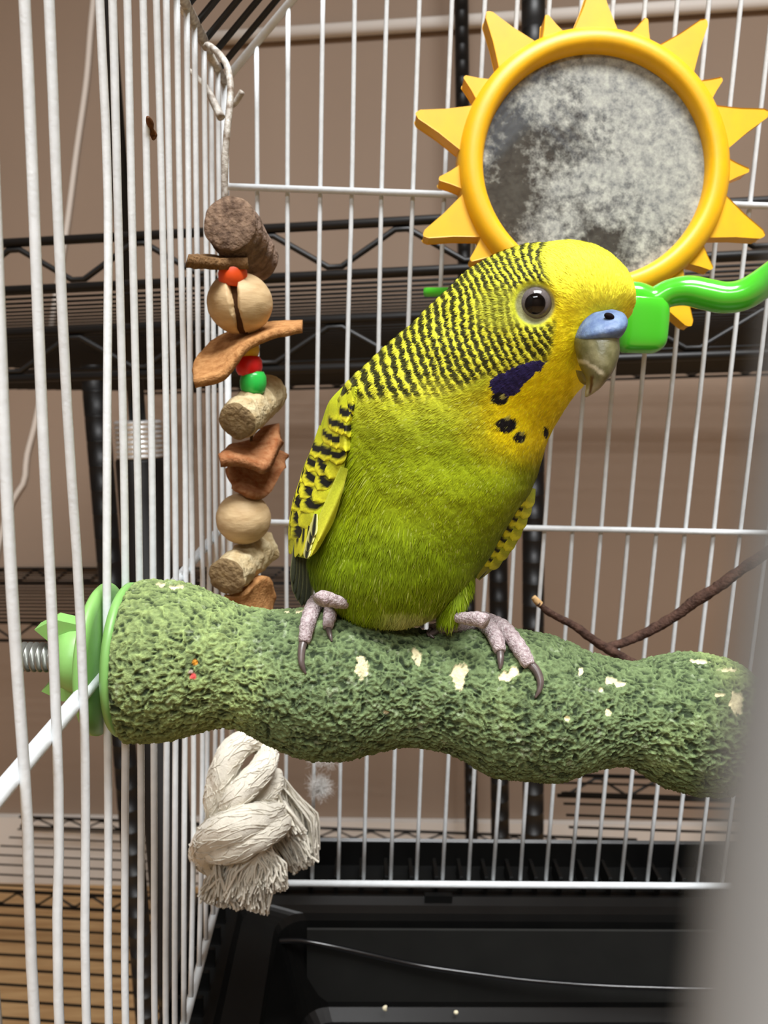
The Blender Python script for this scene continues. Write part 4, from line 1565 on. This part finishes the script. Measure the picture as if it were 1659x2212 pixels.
RW = np.random.default_rng(4)
rows = 12
for r_ in range(rows - 1, -1, -1):
    t_ = -0.05 + r_ * 0.078
    n_ = 2 if r_ < 2 else 3
    for c_ in range(n_):
        s_ = (c_ + .5 + (.25 if r_ % 2 else -.1)) / n_
        if s_ > 1.0:
            continue
        bpos = at_w(np.array([max(t_, 0)]), np.array([s_]))[0]
        tdir = at_w(np.array([min(t_ + .12, 1)]), np.array([s_]))[0] - bpos
        tdir = nrm(tdir + np.array([22 - 60 * sstep(0, .6, t_) + (s_ - .5) * -10, 0]))
        L_ = 70 + 22 * sstep(.2, .7, t_)
        W_ = (21 if r_ > 2 else 18)
        green_ = np.clip((s_ - .55) * 1.8, 0, 1) * .8
        st_ = 1.0 if s_ < .9 else .3
        feather('covert', wing, bpos, tdir, L_, W_, dw, .0003 + .0003 * c_, .0022 + .0003 * c_, covert_paint(green_, .60 + RW.uniform(-.03, .03), .85, st_, RW.uniform(-.08, .12)), r_ * 7 + c_, curve=RW.uniform(-4, 4), clamp=WA)


def plain_paint(c0, c1, edge_c, ew=.72):
    def f(U, Vv, X, Y):
        c_ = lin(c0)[None, None] + (lin(c1) - lin(c0))[None, None] * Vv[..., None]
        k_ = sstep(ew, ew + .16, np.abs(U))
        return c_ + (lin(edge_c) - c_) * k_[..., None]
    return f


def dprim(X, Y):
    return .1715 + (640 - X) * 3e-5


# flight feathers, dark with pale edges
for bx_, by_, tx_, ty_, w_, o_ in ((660, 1170, 664, 1316, 13, .0002), (654, 1170, 652, 1310, 12, .0006), (648, 1170, 643, 1298, 11, .0010), (643, 1168, 636, 1284, 9, .0014), (639, 1168, 632, 1262, 7, .0018)):
    d_ = np.array([tx_ - bx_, ty_ - by_], float)
    L_ = np.linalg.norm(d_)
    feather('flight_feather', wing, (bx_, by_), d_ / L_, L_, w_, dprim, o_, o_ + .0006, plain_paint((60, 66, 44), (50, 52, 42), (150, 150, 110)), 3)
# long secondaries hanging over them
for bx_, by_, tx_, ty_, w_ in ((648, 1080, 638, 1204, 11), (660, 1085, 650, 1202, 11), (672, 1085, 660, 1196, 11)):
    d_ = np.array([tx_ - bx_, ty_ - by_], float)
    L_ = np.linalg.norm(d_)

    def sp_paint(U, Vv, X, Y):
        c_ = np.broadcast_to(lin((228, 222, 48)), U.shape + (3,)).copy()
        k_ = sstep(.34, .24, np.abs(U + .1)) * sstep(.25, .45, Vv) * sstep(.84, .70, Vv)
        return c_ + (BLK - c_) * k_[..., None]
    feather('secondary_feather', wing, (bx_, by_), d_ / L_, L_, w_, lambda X, Y: dw(X, Y) - .0006, .0010, .0020, sp_paint, 5)
# pale leading edge of the wing and its little barred coverts
for bx_, by_, tx_, ty_, w_, o_ in ((744, 1010, 690, 1172, 17, .0034), (738, 1050, 674, 1204, 12, .0030)):
    d_ = np.array([tx_ - bx_, ty_ - by_], float)
    L_ = np.linalg.norm(d_)
    feather('edge_feather', wing, (bx_, by_), d_ / L_, L_, w_, lambda X, Y: dw(X, Y), o_, o_, plain_paint((166, 178, 40), (206, 204, 60), (196, 200, 70)), 6, curve=4)
for bx_, by_, tx_, ty_ in ((676, 1128, 670, 1176), (672, 1146, 664, 1192), (668, 1166, 661, 1207), (682, 1110, 676, 1160)):
    d_ = np.array([tx_ - bx_, ty_ - by_], float)
    L_ = np.linalg.norm(d_)
    feather('edge_covert', wing, (bx_, by_), d_ / L_, L_, 8, lambda X, Y: dw(X, Y), .0030, .0040, plain_paint((30, 30, 22), (26, 26, 22), (214, 210, 130), .45), 7)

# far wing, a sliver past the flank
WL2 = [(1140, 1050), (1112, 1096), (1080, 1150), (1052, 1196), (1028, 1248)]
WR2 = [(1154, 1056), (1148, 1092), (1126, 1154), (1092, 1206), (1036, 1254)]
at_2, dep_2, WA2, WB2 = wing_surface(WL2, WR2, .1690, .1700, .1735)


def dw2(X, Y):
    xl = np.interp(Y, WA2[:, 1], WA2[:, 0])
    xr = np.interp(Y, WB2[:, 1], WB2[:, 0])
    return dep_2((X - xl) / np.maximum(xr - xl, 8))


tt, ss = np.meshgrid(np.linspace(0, 1, 40), np.linspace(0, 1, 10), indexing='ij')
pw = at_2(tt, ss)
Vw = cpv(pw[..., 0], pw[..., 1], dep_2(ss))
V = np.vstack([Vw.reshape(-1, 3), (Vw + np.array([0, .004, 0])).reshape(-1, 3)])
g = grid_faces(40, 10, wrap=False)
wing2 = part('wing', V, [np.vstack([g, g[:, ::-1] + 400])], M_FEATHER, bird, cols=np.tile(lin((150, 152, 50)), (len(V), 1)))
for r_ in range(7):
    for c_ in range(2):
        s_ = .3 + .45 * c_
        bpos = at_2(np.array([r_ * .11]), np.array([s_]))[0]
        tdir = nrm(at_2(np.array([min(r_ * .11 + .2, 1)]), np.array([s_]))[0] - bpos)
        feather('covert', wing2, bpos, tdir, 46, 13, dw2, .0002, .0010, covert_paint(.7, .5, .7, 1.0 if c_ == 0 else .3, .1), r_)
feather('flight_feather', wing2, (1084, 1160), nrm([-50, 92]), 104, 9, lambda X, Y: np.full_like(X, .172), .0002, .0004, plain_paint((70, 72, 48), (60, 60, 46), (170, 168, 130)), 2)

# tail, trailing away behind the perch
for k in range(6):
    a_ = (k - 2.5)
    A = cp(800 + a_ * 14, 1296, .186)
    B = cp(790 + a_ * 10, 1470, .252) + np.array([0, 0, .002 * abs(a_)])
    dvec = B - A
    sd = np.array([1.0, 0, 0]) * .0042
    e1 = [A - sd, A + dvec * .5 - sd * 1.1, A + dvec * .95 - sd * .5]
    e2 = [A + sd, A + dvec * .5 + sd * 1.1, A + dvec * .95 + sd * .5]
    V, fs = sheet(e1, e2, .0005, 16, 5)
    part('tail_feather', V + np.array([0, 0, .0007 * k]), fs, M_FEATHER, bird, cols=np.tile(lin((46, 66, 74)) if k in (2, 3) else lin((140, 156, 40)), (len(V), 1)))

# ---- feet


def foot_tube(pts, rad, name, mt, parent, up=None, samples=26, wrinkle=.06, bumps=0):
    V, fs = tube(np.array(pts), np.asarray(rad) * MM, 18, samples)
    n_ = samples * 18
    C_ = crom(np.array(pts), samples)
    ri = np.arange(n_) // 18
    f_ = 1 + wrinkle * fbm(V[:n_] * 900, 2, 3)
    if bumps:
        f_ = f_ * (1 + .05 * np.sin(ri / samples * 2 * np.pi * bumps))
    V[:n_] = C_[ri] + (V[:n_] - C_[ri]) * f_[:, None]
    return part(name, V, fs, mt, parent, up=up)


def op(px, py, r):
    return on_perch(px, py, r * MM * 0.85)


def foot(leg_pts, leg_r, toes):
    ft = foot_tube(leg_pts, leg_r, 'foot', M_FOOT, bird, bumps=8)
    for tp, tr, cl, cr in toes:
        P = [op(x, y, r) if not isinstance(x, np.ndarray) else x for (x, y), r in zip(tp, tr)]
        foot_tube(P, tr, 'toe', M_FOOT, ft, up=bird, bumps=9, samples=44)
        P = [op(x, y, r + 1.5) for (x, y), r in zip(cl, cr)]
        foot_tube(P, cr, 'claw', M_CLAW, ft, up=bird, wrinkle=.02)


foot([cp(790, 1290, .162), cp(760, 1302, .157), cp(728, 1300, .153), cp(700, 1292, .151), cp(690, 1300, .150)], [10, 12, 14, 17, 17],
     [([(704, 1290), (682, 1304), (669, 1332), (662, 1362), (657, 1388)], [19, 19, 17.5, 16, 12], [(658, 1380), (652, 1402), (651, 1428), (655, 1444), (661, 1456)], [9, 8.5, 7, 5, 2]),
      ([(712, 1292), (714, 1316), (711, 1338), (708, 1356)], [15, 15, 14, 11], [(709, 1352), (711, 1366), (714, 1376), (717, 1386)], [7, 6, 4.5, 2])])
foot([cp(968, 1318, .160), cp(985, 1332, .156), cp(1012, 1336, .153), cp(1036, 1338, .151), cp(1050, 1344, .150)], [11, 12, 14, 17, 17],
     [([(1040, 1342), (1062, 1362), (1074, 1386), (1080, 1408)], [19, 18, 17, 13], [(1080, 1402), (1081, 1420), (1081, 1434), (1080, 1446)], [9, 8, 6, 2.5]),
      ([(1044, 1338), (1082, 1354), (1108, 1380), (1128, 1410), (1144, 1438)], [19, 19, 18, 18, 14], [(1142, 1430), (1158, 1448), (1167, 1470), (1165, 1490), (1156, 1508)], [10, 9.5, 8, 5.5, 2]),
      ([(1030, 1346), (1000, 1352), (968, 1358), (946, 1360)], [15, 14, 13, 11], [(950, 1361), (938, 1366), (930, 1371), (938, 1378)], [8, 7, 5, 2]),
      ([(1010, 1338), (980, 1346), (952, 1352), (932, 1358)], [13, 12, 11, 9], [(936, 1357), (928, 1362), (924, 1368), (927, 1374)], [6, 5, 4, 2])])


# ---- face: eye, eyelid, cere, beak
def surf_depth(px, py):
    """depth of the bird's near surface at a pixel"""
    d_ = np.hypot(bx[:nb] - px, by[:nb] - py) + np.where(Nb[:, 1] < 0, 0, 1e6)
    k_ = np.argpartition(d_, 6)[:6]
    return Vb[k_, 1].mean()


de = surf_depth(1157, 612) * .5 + surf_depth(1110, 657) * .5
ec = cp(1156, 656, de + 0.0022)
view = -nrm(ec)
eax = nrm(view)
eu = nrm(np.cross([0, 0, 1], eax))
ev = np.cross(eax, eu)
er = 37 * MM * .96
V, fs, D = ball(ec, er, 96, 64, np.array([eu, ev, eax]))
lat = np.degrees(np.arccos(np.clip(D[:, 2], -1, 1)))
ce = np.empty((len(V), 3))
ce[:] = lin((30, 26, 28))
iris = sstep(31, 33, lat) * sstep(64, 60, lat)
ce = ce + (lin((98, 92, 92)) * (0.9 + 0.25 * fbm(D * 14, 2, 4))[:, None] - ce) * iris[:, None]
ce = ce + (lin((6, 5, 6)) - ce) * sstep(33, 31, lat)[:, None]
part('eye', V, fs, M_EYE, bird, cols=ce, label='black pupil in a grey ringed iris')
n = 90
a = np.linspace(0, 2 * np.pi, n, endpoint=False)
ringv = []
for rad_, hh in ((34, .1), (36.5, .55), (40, .62), (44, .35), (48, 0.0), (53, -.7)):
    rr_e = rad_ * MM * (1 + (0.022 * np.sin(a * 22) if rad_ in (40, 44) else 0))
    corner = 1 + .14 * np.exp(-((a - math.pi) / .35) ** 2)
    ring_h = er * .36 + hh * .0009 + (.00012 * np.sin(a * 22) if rad_ in (40, 44) else 0)
    ringv.append(ec + (rr_e * corner)[:, None] * (np.cos(a)[:, None] * (-eu if (-eu)[0] > 0 else eu) + np.sin(a)[:, None] * ev) + (np.ones(n) * ring_h)[:, None] * eax)
V = np.vstack(ringv)
part('eyelid', V, grid_faces(len(ringv), n), M_LID, bird, label='pale grey beaded eye ring')

db = surf_depth(1290, 700)
secs = [(1276, 676, 1322, 668, db + .000, .0015), (1262, 690, 1342, 676, db - .0006, .0040), (1254, 704, 1350, 690, db - .0012, .0052), (1249, 718, 1349, 704, db - .0018, .0058), (1246, 729, 1343, 719, db - .0020, .0056), (1248, 736, 1334, 731, db - .0019, .0048), (1262, 740, 1326, 737, db - .0016, .0030)]
V, fs = loft(secs, 56, 44, .9)
part('cere', V, fs, M_CERE, bird, label='blue cere above the beak')


def front_of(V, px, py):
    x_, y_ = cproj(V)
    d_ = np.hypot(x_ - px, y_ - py)
    k_ = np.where(d_ < 8)[0]
    return V[k_, 1].min() if len(k_) else V[:, 1].min()


dn = front_of(V, 1316, 684)
cnp = cp(1316, 683, dn + .0002)
VV, ff, D = ball(cnp, (10 * MM, .0006, 6 * MM), 24, 14, np.array([[.95, 0, -.3], [0, 1, 0], [.3, 0, .95]]))
part('nostril', VV, ff, M_NOSTRIL, bird)
secs = [(1248, 722, 1336, 716, db - .0016, .0044), (1244, 738, 1333, 734, db - .0020, .0052), (1247, 762, 1334, 758, db - .0028, .0052), (1253, 786, 1329, 782, db - .0036, .0048), (1262, 806, 1319, 804, db - .0042, .0042), (1268, 822, 1306, 822, db - .0046, .0034), (1268, 838, 1294, 838, db - .0047, .0024), (1265, 850, 1280, 850, db - .0046, .0013), (1264, 857, 1268, 858, db - .0045, .0004)]
V, fs = loft(secs, 56, 60, .95)
x_, y_ = cproj(V)
nz = fbm(np.stack([x_ / 16, y_ / 30, x_ * 0], -1), 3, 7)
cB_ = lin((88, 86, 54)) + (lin((116, 112, 80)) - lin((88, 86, 54))) * sstep(-.4, .5, nz)[:, None]
cB_ = cB_ + (lin((196, 188, 160)) - cB_) * (sstep(7, 2, np.abs(y_ - (778 + (x_ - 1250) * .52) + 6 * nz)) * sstep(1310, 1296, x_) * .8)[:, None]
cB_ = cB_ + (lin((176, 166, 138)) - cB_) * (sstep(815, 850, y_) * .7)[:, None]
cB_ = cB_ + (lin((78, 48, 32)) - cB_) * (sstep(5, 2, np.abs(x_ - (1280 - (y_ - 812) * .16) + 5 * nz)) * sstep(806, 816, y_) * sstep(856, 846, y_))[:, None]
part('upper_beak', V, fs, M_BEAK, bird, cols=cB_)
secs = [(1246, 800, 1276, 806, db - .0008, .0030), (1250, 814, 1276, 818, db - .0014, .0028), (1255, 825, 1274, 828, db - .0018, .0022), (1262, 831, 1270, 832, db - .0020, .0010)]
V, fs = loft(secs, 30, 20)
part('lower_beak', V, fs, M_BEAK, bird, cols=np.tile(lin((104, 96, 62)), (len(V), 1)))
